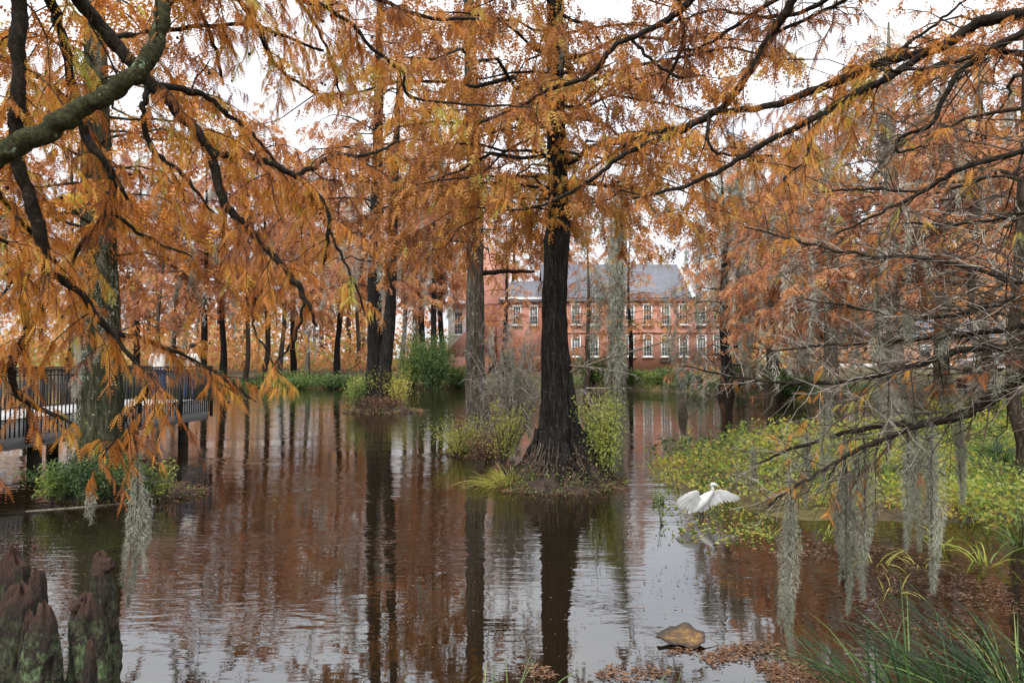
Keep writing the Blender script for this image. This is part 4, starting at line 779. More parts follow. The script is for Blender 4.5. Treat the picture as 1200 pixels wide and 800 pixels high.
# left tree: trunk stands on the near bank outside the frame
LT = np.array([-5.2, 3.6, 0.0]); LT[2] = gz_at(LT[0], LT[1]) - .05
lt = thing('bald_cypress', LT, 'overhanging orange cypress whose mossy limb sweeps over the cypress knees', 'tree')
trunk_geo([LT + [0, 0, -.3], LT + [0, 0, .15], LT + [0, 0, .6], LT + [.05, 0, 1.6], LT + [.1, .05, 3.2], LT + [.15, .1, 5], LT + [.1, .2, 8], LT + [0, .2, 12]], [.75, .6, .45, .36, .31, .27, .18, .03], 40, 60, .25, .7, seed=31).part('trunk', M['bark_mid'], lt, smooth=True)
Lz = {'a': 4.3, 'b': 5.0, 'c': 4.7, 'd': 5.4}
LL = [([(-140, 245, 4.0, 15), (-40, 200, 4.2, 13.5), (0, 181, 4.3, 13), (60, 150, 4.4, 12.2), (125, 112, 4.5, 11), (165, 80, 4.6, 10), (186, 44, 4.7, 9), (192, -5, 4.8, 8), (198, -90, 4.9, 6), (230, -190, 5.2, 4)], 'limb_moss'),
      ([(40, -60, 4.4, 8), (90, -5, 4.8, 8), (130, 45, 5.0, 7.5), (178, 98, 5.1, 7), (210, 132, 5.2, 6.5), (247, 180, 5.3, 6), (262, 235, 5.3, 5), (295, 272, 5.4, 4.5), (333, 315, 5.4, 4), (358, 350, 5.4, 3), (370, 382, 5.5, 1.6)], 'limb'),
      ([(247, 180, 5.3, 4.5), (300, 186, 5.4, 4), (345, 206, 5.5, 3.6), (378, 236, 5.6, 3), (386, 270, 5.6, 2.4), (378, 310, 5.7, 1.6)], 'limb'),
      ([(345, 206, 5.5, 3), (392, 185, 5.6, 2.6), (432, 180, 5.7, 2), (470, 165, 5.8, 1.2)], 'limb'),
      ([(10, -80, 4.3, 9), (20, 0, 4.5, 8.5), (22, 110, 4.6, 8), (19, 185, 4.7, 7.5), (43, 255, 4.8, 7), (55, 320, 4.9, 6), (40, 375, 5.0, 4.8), (14, 430, 5.0, 4), (28, 468, 5.1, 3.2), (85, 496, 5.2, 1.8)], 'limb'),
      ([(55, 316, 4.9, 4.5), (95, 345, 5.1, 4), (128, 385, 5.3, 3.4), (175, 400, 5.5, 2.8), (232, 425, 5.8, 1.6), (300, 470, 6.0, .9)], 'limb'),
      ([(128, 385, 5.3, 3), (165, 432, 5.3, 2.6), (180, 445, 5.3, 2.2), (152, 485, 5.3, 1.6), (120, 535, 5.2, 1.0)], 'limb'),
      ([(50, -40, 4.8, 6.5), (62, 10, 5.0, 6), (82, 80, 5.2, 5.5), (98, 155, 5.3, 5.5), (130, 205, 5.3, 4.6), (126, 245, 5.4, 3.8), (104, 275, 5.4, 3), (70, 330, 5.5, 1.6)], 'limb'),
      ([(126, 245, 5.4, 2.6), (175, 280, 5.6, 2), (225, 300, 5.7, 1.2)], 'limb'),
      ([(178, 98, 5.1, 4), (238, 112, 5.3, 3.2), (268, 135, 5.4, 2.8), (300, 162, 5.5, 2.2), (328, 196, 5.6, 1.4)], 'limb'),
      ([(176, 98, 5.1, 3.5), (168, 130, 5.1, 3.4), (178, 175, 5.2, 3), (215, 205, 5.3, 2), (250, 250, 5.4, 1.1)], 'limb'),
      ([(130, 45, 5.0, 3.5), (200, 35, 5.4, 2.8), (290, 30, 5.8, 2.2), (380, 60, 6.2, 1.4)], 'limb'),
      ([(190, -10, 4.8, 5), (260, -30, 5.2, 4), (330, -10, 5.6, 3), (400, 20, 6.0, 2.4), (440, 60, 6.2, 2.2), (472, 85, 6.3, 2), (480, 113, 6.4, 1.8), (540, 122, 6.6, 1.4), (620, 126, 6.8, .9)], 'limb'),
      ([(210, -90, 4.9, 5), (260, -20, 5.3, 4), (300, 25, 5.6, 3.2), (325, 80, 5.8, 2.4), (370, 110, 6.0, 1.6)], 'limb'),
      ([(330, -60, 5.6, 3.5), (420, -10, 6.2, 3), (500, 20, 6.8, 2.4), (560, 22, 7.2, 1.6)], 'limb'),
      ([(-60, 60, 4.6, 5), (20, 75, 5.4, 4), (90, 130, 6.2, 3), (150, 235, 6.6, 2.0)], 'limb'),
      ([(-80, 130, 4.8, 5), (0, 230, 5.6, 3.6), (60, 300, 6.2, 2.6), (110, 370, 6.6, 1.4)], 'limb'),
      ([(198, -90, 4.9, 4), (225, -10, 5.4, 3.2), (250, 50, 5.8, 2.4), (262, 100, 6.1, 1.4)], 'limb'),
      ([(290, -80, 5.4, 3), (350, 0, 6.0, 2.4), (385, 60, 6.4, 1.8), (400, 120, 6.6, 1.0)], 'limb'),
      ([(14, 430, 5.0, 2.5), (-20, 450, 5.0, 2), (-40, 490, 5.0, 1.2)], 'limb'),
      ([(333, 315, 5.4, 2.2), (300, 350, 5.4, 1.8), (298, 385, 5.4, 1.4), (330, 440, 5.4, .8)], 'limb'),
      ([(358, 350, 5.4, 2.0), (345, 395, 5.4, 1.5), (320, 430, 5.4, 1.0)], 'limb'),
      ([(386, 270, 5.6, 1.6), (415, 330, 5.7, 1.4), (435, 390, 5.8, .9)], 'limb'),
      ([(-30, 270, 4.5, 3.0), (30, 300, 4.9, 2.2), (0, 350, 4.9, 1.4)], 'limb')]
tw_g = Geo(); cr_g = Geo(); LP = []; LR = []
for pts, mt in LL:
    q, r, g = limb_obj(lt, pts, mt, LT); g.part('limb', M[mt], lt, smooth=True)
    LP.append(q); LR.append(r)
thin = [8, 10, 20, 21, 22]; dense = [i for i in range(1, len(LP)) if i not in thin]
twiggery(tw_g, cr_g, [LP[i] for i in thin], [LR[i] for i in thin], 4.0, .34, .088, .0135, 8, .016, t0=.3, tint=(.5, .3, 1.6), droop=.4, hang=.85, n3=2, rtw=.0068)
twP = twiggery(tw_g, cr_g, [LP[i] for i in dense], [LR[i] for i in dense], 9.5, .44, .088, .0145, 7, .0155, t0=.05, spin=.8, tint=(.47, .34, 1.6), droop=.4, hang=.85, n3=3, rtw=.0068)
twiggery(tw_g, cr_g, LP[:1], LR[:1], 5.0, .7, .10, .018, 8, .03, t0=.2, tint=(.45, .2, 1.6), hang=.5, rtw=.0075, bare=.7, spin=1.0, n3=2)
tw_g.part('twig', M['limb'], lt, kind='stuff'); cr_g.part('crown', M['frond'], lt, kind='stuff')
cg = Geo()
for i in rng.integers(0, len(twP), 150): ball(cg, twP[i][4] + rng.normal(0, .01, 3), U(.010, .015), 7, 5, lump=.15)
cg.part('seed_cone', M['cone'], lt, kind='stuff')

# right tree: trunk on the bank outside the frame
RTb = np.array([7.9, 4.4, 0.0]); RTb[2] = gz_at(RTb[0], RTb[1]) - .05
rt = thing('bald_cypress', RTb, 'overhanging cypress reaching long dark limbs and bare moss-hung twigs over the marsh', 'tree')
trunk_geo([RTb + [0, 0, -.3], RTb + [0, 0, .15], RTb + [0, 0, .6], RTb + [-.05, 0, 1.6], RTb + [-.1, .05, 3.2], RTb + [-.1, .1, 5], RTb + [0, .2, 9], RTb + [0, .2, 13]], [.85, .7, .5, .4, .35, .31, .2, .03], 40, 60, .25, .7, seed=33).part('trunk', M['bark_mid'], rt, smooth=True)
RL = [([(1330, -10, 5.2, 9), (1210, 14, 5.6, 7), (1150, 26, 5.8, 6.2), (1095, 58, 6.0, 5.6), (1030, 74, 6.3, 5.2), (960, 104, 6.6, 4.6), (900, 125, 6.8, 4), (842, 132, 7.0, 3.6), (800, 149, 7.2, 3), (745, 162, 7.4, 2.2), (690, 200, 7.6, 1.4)], 1),
      ([(1095, 58, 6.0, 4.8), (1012, 105, 6.2, 4.4), (962, 134, 6.4, 4), (900, 166, 6.6, 3.4), (850, 196, 6.8, 2.8), (800, 219, 7.0, 2.2), (742, 232, 7.2, 1.4)], 1),
      ([(960, -60, 6.2, 6), (928, 0, 6.4, 5.6), (905, 40, 6.6, 5.2), (880, 82, 6.8, 4.8), (848, 124, 7.0, 4.2), (800, 152, 7.1, 3.6), (732, 180, 7.3, 3), (702, 204, 7.4, 2.4), (652, 234, 7.6, 1.8), (610, 245, 7.7, 1.2), (580, 238, 7.8, .8)], 1),
      ([(860, -60, 6.6, 4.6), (802, 8, 6.9, 4), (756, 38, 7.1, 3.6), (720, 54, 7.2, 3.2), (690, 88, 7.3, 2.8), (642, 106, 7.4, 2.2), (602, 128, 7.5, 1.6), (558, 146, 7.6, 1)], 1),
      ([(800, -90, 6.8, 4), (792, -20, 7.0, 3), (800, 50, 7.2, 2.2), (772, 110, 7.4, 1.2)], 1),
      ([(928, -10, 6.4, 3), (872, 22, 6.9, 2.4), (830, 52, 7.2, 1.8), (780, 62, 7.5, 1.0)], 1),
      ([(1040, -60, 6.2, 3.4), (960, 5, 6.7, 2.8), (900, 20, 7.0, 2.2), (840, 12, 7.3, 1.4), (790, 25, 7.6, .9)], 1),
      ([(740, 46, 7.15, 2), (765, 72, 7.2, 1.9), (790, 88, 7.2, 1.6), (800, 92, 7.3, 1)], 1),
      ([(1230, 25, 5.4, 4.2), (1175, 50, 5.5, 3.8), (1120, 90, 5.7, 3.2), (1092, 144, 5.8, 2.6), (1058, 160, 5.9, 2), (1052, 178, 5.9, 1.6), (1085, 172, 6.0, 1)], 0),
      ([(1260, 62, 5.3, 4), (1200, 62, 5.5, 3.6), (1150, 62, 5.7, 3), (1090, 80, 5.9, 2.2), (1020, 82, 6.2, 1.4)], 1),
      ([(1290, 150, 5.2, 4.4), (1200, 176, 5.5, 3.6), (1130, 196, 5.7, 3), (1082, 224, 5.9, 2.4), (1030, 250, 6.0, 1.6), (980, 275, 6.1, 1)], 0),
      ([(1290, 345, 5.2, 3.4), (1200, 330, 5.5, 2.8), (1100, 306, 5.8, 2.4), (1000, 297, 6.1, 1.9), (940, 284, 6.3, 1.5), (872, 265, 6.5, .8)], 0),
      ([(1340, 345, 5.0, 10), (1250, 405, 5.3, 8), (1205, 436, 5.5, 7), (1165, 464, 5.7, 6.4), (1128, 485, 5.8, 5.6), (1085, 496, 6.0, 4.8), (1040, 498, 6.1, 3.6), (985, 508, 6.3, 2.6), (930, 525, 6.5, 1.8), (885, 545, 6.6, 1)], 0),
      ([(1085, 496, 6.0, 3), (1020, 520, 5.9, 2.6), (965, 550, 5.9, 2), (925, 575, 5.9, 1.5), (900, 592, 5.9, .9)], 0),
      ([(1320, 395, 5.0, 6), (1210, 404, 5.4, 5), (1130, 410, 5.6, 4.2), (1080, 425, 5.8, 3.4), (1030, 440, 6.0, 2.8), (960, 449, 6.2, 2.2), (880, 444, 6.4, 1.4), (800, 428, 6.6, .8)], 0),
      ([(1320, 372, 5.1, 5), (1210, 382, 5.5, 4), (1130, 392, 5.8, 3.2), (1050, 400, 6.0, 2.4), (960, 405, 6.3, 1.6), (900, 412, 6.5, .9)], 0),
      ([(1300, 300, 5.2, 4), (1210, 340, 5.5, 3.4), (1150, 362, 5.7, 2.8), (1080, 372, 5.9, 2.0), (1000, 360, 6.2, 1.3), (940, 350, 6.4, .8)], 0),
      ([(1080, 225, 5.9, 1.8), (1020, 222, 6.2, 1.5), (960, 225, 6.4, 1)], 0),
      ([(905, 40, 6.6, 2.4), (950, 20, 6.5, 2), (1010, -10, 6.4, 2)], 1),
      ([(1030, 74, 6.3, 2.4), (1080, 40, 6.2, 2), (1120, 10, 6.0, 1.6), (1150, -20, 6, 1)], 1),
      ([(832, 133, 7.0, 2.2), (830, 165, 6.9, 2), (845, 180, 6.9, 1.8), (905, 184, 6.8, 1.2)], 1),
      ([(948, 140, 6.45, 1.8), (946, 185, 6.5, 1.5), (920, 208, 6.5, 1.2), (928, 222, 6.5, .8)], 1),
      ([(1260, 230, 5.3, 3), (1200, 250, 5.6, 2.4), (1130, 262, 5.9, 1.8), (1060, 262, 6.2, 1)], 0)]
tw_g = Geo(); cr_g = Geo(); gt = Geo(); leafy = []; bareL = []
for pts, lf_ in RL:
    q, r, g = limb_obj(rt, pts, 'limb', RTb); g.part('limb', M['limb'], rt, smooth=True); (leafy if lf_ else bareL).append((q, r))
twiggery(tw_g, cr_g, [a for a, b in leafy], [b for a, b in leafy], 10.0, .62, .09, .015, 6, .021, t0=.06, tint=(.40, .34, 1.2), droop=.2, hang=.65, spin=.8, n3=2, rtw=.0080, bare=.10)
low = [(q, r) for q, r in bareL]
twB = twiggery(gt, cr_g, [a for a, b in low], [b for a, b in low], 17, .75, .10, .018, 9, .03, t0=.04, tint=(.5, .45, 1.0), droop=.05, hang=.6, n3=5, rtw=.0085, bare=.95, side_up=.0, spin=1.2)
gg = Geo(); twiggery(gg, Geo(), [a for a, b in low[2:]], [b for a, b in low[2:]], 12, .7, .1, .02, 2, 9, t0=.1, droop=.05, n3=4, rtw=.0055, bare=1.01, spin=1.2); gg.part('pale_twig', M['twig_grey'], rt, kind='stuff')
tw_g.part('twig', M['limb'], rt, kind='stuff'); gt.part('bare_twig', M['twig'], rt, kind='stuff'); cr_g.part('crown', M['frond'], rt, kind='stuff')
# tangle of grey moss caught in the bare twigs
mg = Geo(); tb = twB[:, 2]; px_ = tb[:, 0] / tb[:, 1] * FPX + 600; wgt = np.exp(-((px_ - 1080) / 60) ** 2) + .10; wgt = wgt * (tb[:, 2] > 2.2) * (tb[:, 2] < 3.6); i = rng.choice(len(tb), 150, p=wgt / wgt.sum())
moss_hang(mg, tb[i], U(.06, .28, 150), U(.04, .13, 150), .055, .0019, 330, .5, 1.5, .2)
mg.part('moss_tangle', M['moss'], rt, kind='stuff')
# top canopy of both overhanging trees, above the frame's edge and the camera
# ------------------------------------------------------------------ hanging moss beards (each hangs from a limb or twig)
def beard(px, py0, py1, Y, wpx, label, n=900, group=None, mt='moss', tint=.5, stem=None):
    top = P(px, py0, Y); bot = P(px, py1, Y); l = top[2] - bot[2]; w_ = wpx * Y / FPX
    t = thing('spanish_moss', top, label, 'moss', group)
    g = Geo(); moss_hang(g, [top], [l], [w_ * .6], .042 * Y / 6, .0017 * Y / 6, n * 1.3, tint + .05, 1.0, .035)
    for j in range(7):
        f = U(0, .35); moss_hang(g, [top + [U(-.4, .4) * w_, U(-.4, .4) * w_, -l * f]], [l * U(.22, .9 - f)], [w_ * U(.25, .55)], .042 * Y / 6, .0017 * Y / 6, n * .62, np.clip(tint + .05 + rng.normal(0, .13), .15, .8), 1.1, .06)
    g.part('beard', M[mt], t, kind='stuff')
    g = Geo(); m_ = 9; tt = np.linspace(0, 1, m_); q = top + np.stack([.01 * np.sin(tt * 7), .01 * np.cos(tt * 5), .04 - (l * .93) * tt], -1)
    V, F = tubes(q[None], (w_ * .05 * np.interp(tt, [0, .3, 1], [.6, 1, .2]))[None], 5); g.add(V, F); g.part('strand', M['twig'], t)
    return t
beard(160, 540, 706, 5.3, 26, 'long grey moss beard trailing over the water below the orange sprays', 1300)
beard(107, 574, 612, 5.2, 12, 'small wisp of moss below an orange spray, above the leafy islet', 500)
beard(925, 545, 768, 5.9, 27, 'longest moss beard, hanging alone with its tip low over the leaf litter', 1500)
beard(990, 512, 716, 6.2, 26, 'moss beard with a dark core, paired with a pale shaggy one', 1300, tint=.38)
beard(1012, 506, 702, 6.1, 32, 'pale shaggy moss beard beside the dark-cored one', 1300)
beard(1062, 492, 640, 6.05, 26, 'moss beard hanging from the low limb, between the shaggy pair and the broad curtain', 1200)
beard(1090, 485, 690, 5.95, 34, 'broad moss curtain hanging from the low limb over strap-leaved plants', 1500)
beard(1072, 470, 585, 6.05, 22, 'short moss beard hanging in front of the broad curtain', 900, tint=.42)
beard(1124, 470, 588, 6.2, 17, 'straight pale moss beard hanging near the bend of the low limb', 1200, tint=.6)
beard(882, 520, 572, 6.6, 9, 'thin dark moss wisp hanging near the egret', 500, tint=.3)
beard(945, 505, 592, 6.5, 18, 'ragged moss beard on thin twigs above the yellow-green marsh leaves', 800)
beard(965, 460, 575, 6.3, 20, 'ragged grey moss beard beside the low limb tip', 800)
beard(1040, 430, 540, 6.1, 24, 'moss beard hanging out of the bare twig tangle', 900)

# ------------------------------------------------------------------ great egret
M['feather'] = leafmat('white_feather', [(0, (.62, .61, .58)), (1, (.86, .86, .85))], .25)
M['plume'] = solid('white_plumage', [(.3, (.78, .77, .74)), (.7, (.86, .86, .84))], nscale=18, rough=.9)
M['beak'] = solid('orange_beak', [(.3, (.62, .30, .03)), (.7, (.72, .40, .05))], rough=.4)
M['black'] = solid('black_leg', [(.3, (.012, .012, .012)), (.7, (.03, .03, .03))], rough=.6)
E0 = G(822, 607); eg = thing('egret', E0, 'white egret wading with both wings spread at the edge of the marsh plants', 'bird')
EK = 11.1 / FPX
def ep(px, py, dy=0.0): return np.array([(px - 822) * EK, dy, (607 - py) * EK])
sp_ = [ep(806, 601, -.05), ep(812, 597, -.03), ep(818, 592, 0), ep(824, 586, .0), ep(829, 581, .0), ep(833.5, 577, -.01), ep(835.5, 573.5, -.02), ep(834, 570.5, -.02), ep(833.4, 568.2, -.02), ep(835.2, 566.9, -.02), ep(838, 567.6, -.02), ep(841, 569.4, -.02)]
sr = np.array([.02, .055, .085, .085, .062, .034, .023, .021, .022, .029, .027, .010])
q, r = resample(sp_, sr, 60); V, F = tubes(q[None], r[None], 16); g = Geo(); g.add(V, F); g.obj('body', M['plume'], eg, smooth=True)
q, r = resample([ep(840.5, 569.0, -.02), ep(843.5, 571.2, -.02), ep(847, 573.6, -.02)], [.011, .007, .001], 8); V, F = tubes(q[None], r[None], 8); g = Geo(); g.add(V, F); g.obj('beak', M['beak'], eg, smooth=True)
for s in (-1, 1): g = Geo(); ball(g, ep(838.5, 567.4, -.02 + s * .024), .006, 8, 6); g.obj('eye', M['black'], eg, smooth=True)
def wing(tips, arm, name='wing'):
    """arm bones with overlapping feathers from the leading edge to given tips"""
    g = Geo(); A_ = np.array(arm); Tp = np.array(tips); n = 34
    u = np.linspace(0, 1, n); ai = np.linspace(0, 1, len(A_)); ti = np.linspace(0, 1, len(Tp))
    a_ = np.stack([np.interp(u, ai, A_[:, j]) for j in range(3)], -1); t_ = np.stack([np.interp(u, ti, Tp[:, j]) for j in range(3)], -1)
    for i in range(n):
        b0, e0 = a_[i], t_[i] + rng.normal(0, .006, 3); d = e0 - b0; m_ = 6; s = np.linspace(0, 1, m_)
        pth = b0 + d * s[:, None] + np.array([0, -.03, .02]) * (s * (1 - s) * 2)[:, None]; sd_ = (a_[min(i + 1, n - 1)] - a_[max(i - 1, 0)]); sd_ = sd_ / (np.linalg.norm(sd_) + 1e-9)
        wd = .026 * np.sqrt(np.clip(1 - (s * 1.0 - .45) ** 2 / .31, .02, 1)); th = .0025 + .004 * (i % 2)
        V = np.concatenate([pth - sd_ * wd[:, None] + [0, th, 0], pth + [0, th - .003, 0], pth + sd_ * wd[:, None] + [0, th, 0]]); k_ = np.arange(m_ - 1)
        g.add(V, np.concatenate([np.stack([k_, k_ + 1, k_ + m_ + 1, k_ + m_], -1), np.stack([k_ + m_, k_ + m_ + 1, k_ + 2 * m_ + 1, k_ + 2 * m_], -1)]), U(.35, 1))
        e1 = b0 + d * .5      # covert
        pth = b0 + (e1 - b0) * s[:, None] + np.array([0, -.012, 0]); V = np.concatenate([pth - sd_ * wd[:, None] * .9 - [0, th, 0], pth + sd_ * wd[:, None] * .9 - [0, th, 0]]); g.add(V, np.stack([k_, k_ + 1, k_ + m_ + 1, k_ + m_], -1), U(.6, 1))
    V, F = tubes(resample(A_, np.linspace(.03, .009, len(A_)), 20)[0][None], np.linspace(.03, .009, 20)[None], 8); g.add(V, F, .95)
    return g.obj(name, M['feather'], eg)
wing([ep(823, 600, .0), ep(831, 597, .03), ep(845, 591, .05), ep(858, 589, .06), ep(866, 588, .08), ep(870, 586.5, .1), ep(869, 583.5, .1)], [ep(826, 586, .02), ep(833, 580.5, .05), ep(843, 576, .07), ep(851, 576.5, .08), ep(858, 578.5, .09)])
wing([ep(820, 599, -.04), ep(812, 599, -.08), ep(803, 598, -.14), ep(793, 592, -.2), ep(787, 588, -.22), ep(790, 583, -.2), ep(800, 577, -.14)], [ep(822, 586, -.03), ep(818, 581, -.06), ep(815.5, 575, -.1), ep(812, 574, -.12), ep(804, 575.5, -.14)])
for dx in (-1.2, 1.6):
    q, r = resample([ep(822 + dx, 594), ep(822.5 + dx, 600, .02), ep(822 + dx * 1.2, 607, 0), ep(822 + dx * 1.3, 616, -.02)], [.016, .011, .010, .009], 10); V, F = tubes(q[None], r[None], 7); g = Geo(); g.add(V, F); g.obj('leg', M['black'], eg, smooth=True)

# ------------------------------------------------------------------ cypress knees on the near bank
m, nt, o = mat('knee_bark'); M['knee'] = m; L = nt.links.new
c = coords(nt, (1, 1, .35)); n1 = N(nt, 'TexNoise', Scale=60, Detail=8, Roughness=.75, Distortion=.4); L(c, n1.inputs['Vector'])
c2 = coords(nt); n2 = N(nt, 'TexNoise', Scale=11, Detail=7, Roughness=.7); L(c2, n2.inputs['Vector'])
at = N(nt, 'Attribute', attribute_name='tint'); r1 = ramp(nt, [(.35, (.010, .007, .005)), (.55, (.042, .027, .018)), (.75, (.11, .075, .055))], n1.outputs['Fac']); r2 = ramp(nt, [(.3, (.03, .014, .009)), (.7, (.15, .070, .042))], n1.outputs['Fac'])
tipf = ramp(nt, [(.72, (0, 0, 0)), (1.0, (1, 1, 1))], at.outputs['Fac']); mx1 = N(nt, 'Mix', data_type='RGBA'); L(tipf.outputs[0], mx1.inputs['Factor']); L(r1.outputs[0], mx1.inputs['A']); L(r2.outputs[0], mx1.inputs['B'])
lf_ = ramp(nt, [(.46, (0, 0, 0)), (.60, (1, 1, 1))], n2.outputs['Fac']); lm = ramp(nt, [(.55, (1, 1, 1)), (.85, (0, 0, 0))], at.outputs['Fac']); mu = N(nt, 'Math', operation='MULTIPLY'); L(lf_.outputs[0], mu.inputs[0]); L(lm.outputs[0], mu.inputs[1])
oi = N(nt, 'ObjectInfo'); mu2 = N(nt, 'Math', operation='MULTIPLY'); L(mu.outputs[0], mu2.inputs[0]); cm = N(nt, 'Attribute', attribute_type='OBJECT', attribute_name='["lichen"]'); L(cm.outputs['Fac'], mu2.inputs[1])
lc = ramp(nt, [(.4, (.10, .16, .05)), (.65, (.30, .40, .20))], n1.outputs['Fac']); mx2 = N(nt, 'Mix', data_type='RGBA'); L(mu2.outputs[0], mx2.inputs['Factor']); L(mx1.outputs['Result'], mx2.inputs['A']); L(lc.outputs[0], mx2.inputs['B'])
b = N(nt, 'BsdfPrincipled', Roughness=.85); bp = N(nt, 'Bump', Strength=1.0, Distance=.04); L(n1.outputs['Fac'], bp.inputs['Height']); L(bp.outputs[0], b.inputs['Normal']); L(mx2.outputs['Result'], b.inputs['Base Color']); L(b.outputs[0], o.inputs[0])
def knee(px, pyt, Y, wpx, label, seed, lich=1.0, bumps=(), taper=.55, group='cypress knees on the near bank', lean=0.0, hmin=None):
    """lumpy woody knee with ridged sides, smooth reddish tip and knobs"""
    top = P(px, pyt, Y); z0 = -.12 if hmin is None else hmin; hgt = top[2] - z0; r = wpx * .43 * Y / FPX
    t = thing('cypress_knee', (top[0] - lean * hgt, Y, max(z0, 0)), label, 'cypress knee', group)
    nu, nv = 56, 80; u = np.arange(nu) * 2 * math.pi / nu; v = np.linspace(0, 1, nv)
    pr = r * (np.interp(v, [0, .25, .6, .80, .91, .97, 1], [1 / taper * 1.0, 1.25, 1.0, .86, .70, .42, .02]))
    base = np.stack([top[0] - lean * hgt * (1 - v), Y + 0 * v, z0 + hgt * v], -1)
    D = np.stack([np.cos(u)[None] + 0 * v[:, None], np.sin(u)[None] + 0 * v[:, None], 0 * u[None] + 0 * v[:, None]], -1)
    qq = np.stack([D[..., 0] * 1.3, D[..., 1] * 1.3, v[:, None] * hgt / r * .45 + seed * 7.3 + 0 * u], -1)
    rr = pr[:, None] * (1 + .30 * noise(qq, 1.1) + (.20 * (1 - 2 * np.abs(noise(qq * [1, 1, .4], 3.6))) + .13 * noise(qq * [1, 1, .5], 9)) * np.interp(v, [0, .8, 1], [1, .7, .3])[:, None])
    V = base[:, None] + D * rr[..., None]
    V[..., 2] += r * .75 * noise(qq, 1.7) * np.interp(v, [0, .8, .95, 1], [0, .3, 1, .8])[:, None]
    V[..., 0] += .12 * r * np.sin(v * 5 + seed)[:, None]
    I = np.arange(nu * nv).reshape(nv, nu); g = Geo(); g.add(V.reshape(-1, 3), np.stack([I[:-1], np.roll(I[:-1], -1, 1), np.roll(I[1:], -1, 1), I[1:]], -1).reshape(-1, 4), np.repeat(np.interp(v, [0, .6, .85, 1], [0.1, .35, .7, 1]), nu))
    o_ = g.part('stem', M['knee'], t, smooth=True); o_['lichen'] = lich
    for (bx0, by0, br_) in bumps:
        c_ = P(bx0, by0 + 4, Y - r * .25); g = Geo(); ball(g, c_, br_ * .70 * Y / FPX, 26, 18, .88, (1, 1, 1.0), .38); o_ = g.part('knob', M['knee'], t, smooth=True); o_['lichen'] = 0.0
    return t
knee(16, 646, 5.0, 50, 'tallest cypress knee, a dark ridged column with reddish crest', 1, .35, ())
knee(43, 668, 5.02, 30, 'low rounded cypress knee tucked against the tallest one', 11, .3, (), .7)
knee(22, 690, 4.75, 60, 'broad dark cypress knee lobe leaning on the tallest knee', 2, .35, (), .8)
knee(33, 716, 4.55, 20, 'thin brown cypress knee squeezed beside the green-lichened one', 3, .2, (), .7)
knee(50, 706, 4.4, 42, 'pointed cypress knee splashed with bright green lichen', 4, 1.0, (), .38)
knee(119, 650, 5.0, 32, 'slender cypress knee with knobbly two-lobed reddish top', 5, .6, ((126, 658, 11),), .8)
knee(104, 696, 4.65, 50, 'stout blunt-topped cypress knee mottled with moss', 6, .9, ((90, 706, 11),), .7)
knee(107, 750, 4.3, 17, 'smallest smooth reddish cypress knee before the blunt-topped one', 7, 0.0, (), .8)
# knees standing out in the marsh and pond
st = G(801, 488); knee(800, 468, float(st[1]), 9, 'dark stump standing in open water before the brick building reflection', 8, .1, (), .7, None)
knee(991, 540, 10.5, 16, 'dark pointed cypress knee rising from the marsh leaves', 9, .1, (), .55, None)

# ------------------------------------------------------------------ shrubs and undergrowth
def shrub(px, pyb, Y, w_m, h_m, n, lsz, label, mt='green', tint=(.45, .25), stems=14, z0=None, dens_pow=.45, cat='shrub', aspect=.45, group=None, stem_mt='twig', name='shrub'):
    x = (px - 600) / FPX * Y; z = gz_at(x, Y) if z0 is None else z0
    t = thing(name, (x, Y, z), label, cat, group); g = Geo(); sg = Geo(); c_ = np.array([x, Y, z])
    m_ = 6; tt = np.linspace(0, 1, m_); a = U(0, 6.28, stems); sprd = U(.2, 1, stems) * w_m * .5; hh = h_m * U(.55, 1.05, stems)
    p = c_ + np.stack([np.cos(a)[:, None] * sprd[:, None] * tt ** 1.3, np.sin(a)[:, None] * sprd[:, None] * tt ** 1.3 * .8, hh[:, None] * tt - .08], -1) + np.cumsum(rng.normal(0, .02 * h_m, (stems, m_, 3)) * [1, 1, .4], 1)
    V, F = tubes(p, (.012 * h_m + .003) * (1.1 - tt)[None] * U(.5, 1.2, stems)[:, None], 4); sg.add(V, F)
    i = rng.integers(0, stems, n); f = U(.15, 1, n) ** .7 * (m_ - 1); j = np.minimum(f.astype(int), m_ - 2); ff = (f - j)[:, None]
    B = p[i, j] * (1 - ff) + p[i, j + 1] * ff + rng.normal(0, 1, (n, 3)) * [w_m * .09, w_m * .09, h_m * .06]
    B[:, 2] = np.maximum(B[:, 2], z + .02)
    (leaves if Y < 30 else diamonds)(g, B, rdir(n) + [0, 0, .15], lsz * U(.6, 1.4, n), lsz * aspect * U(.7, 1.3, n), np.clip(tint[0] + tint[1] * fbm(B, 2.0 / h_m, 2) + rng.normal(0, .12, n), 0, 1))
    sg.part('stem', M[stem_mt], t, kind='stuff'); g.part('foliage', M[mt], t, kind='stuff'); return t
# islet of the big cypress
shrub(709, 545, 14.25, 1.15, 1.8, 3200, .06, 'leafy bright green shrub growing against the flared base of the big cypress', 'green', (.78, .3), 16, .05)
shrub(700, 470, 14.6, .7, 2.1, 700, .05, 'yellow-leaved sprig rising behind the bright green shrub', 'yellow', (.6, .25), 6, .05)
shrub(588, 510, 16.4, 1.4, 1.55, 1700, .055, 'yellow-green shrub between the big and the grey-barked cypress', 'yellow', (.5, .3), 14, .05)
shrub(537, 525, 18.2, 1.7, 1.05, 2200, .055, 'low yellowish bush at the tip of the cypress islet', 'yellow', (.45, .3), 16, .02)
shrub(572, 520, 17.2, 1.6, .95, 1500, .055, 'low bush with brownish leaves at the foot of the grey-barked cypress', 'litter', (.6, .3), 16, .02)
shrub(625, 560, 13.9, .5, .35, 260, .04, 'small weed among the roots of the big cypress', 'green', (.5, .3), 8, .05)
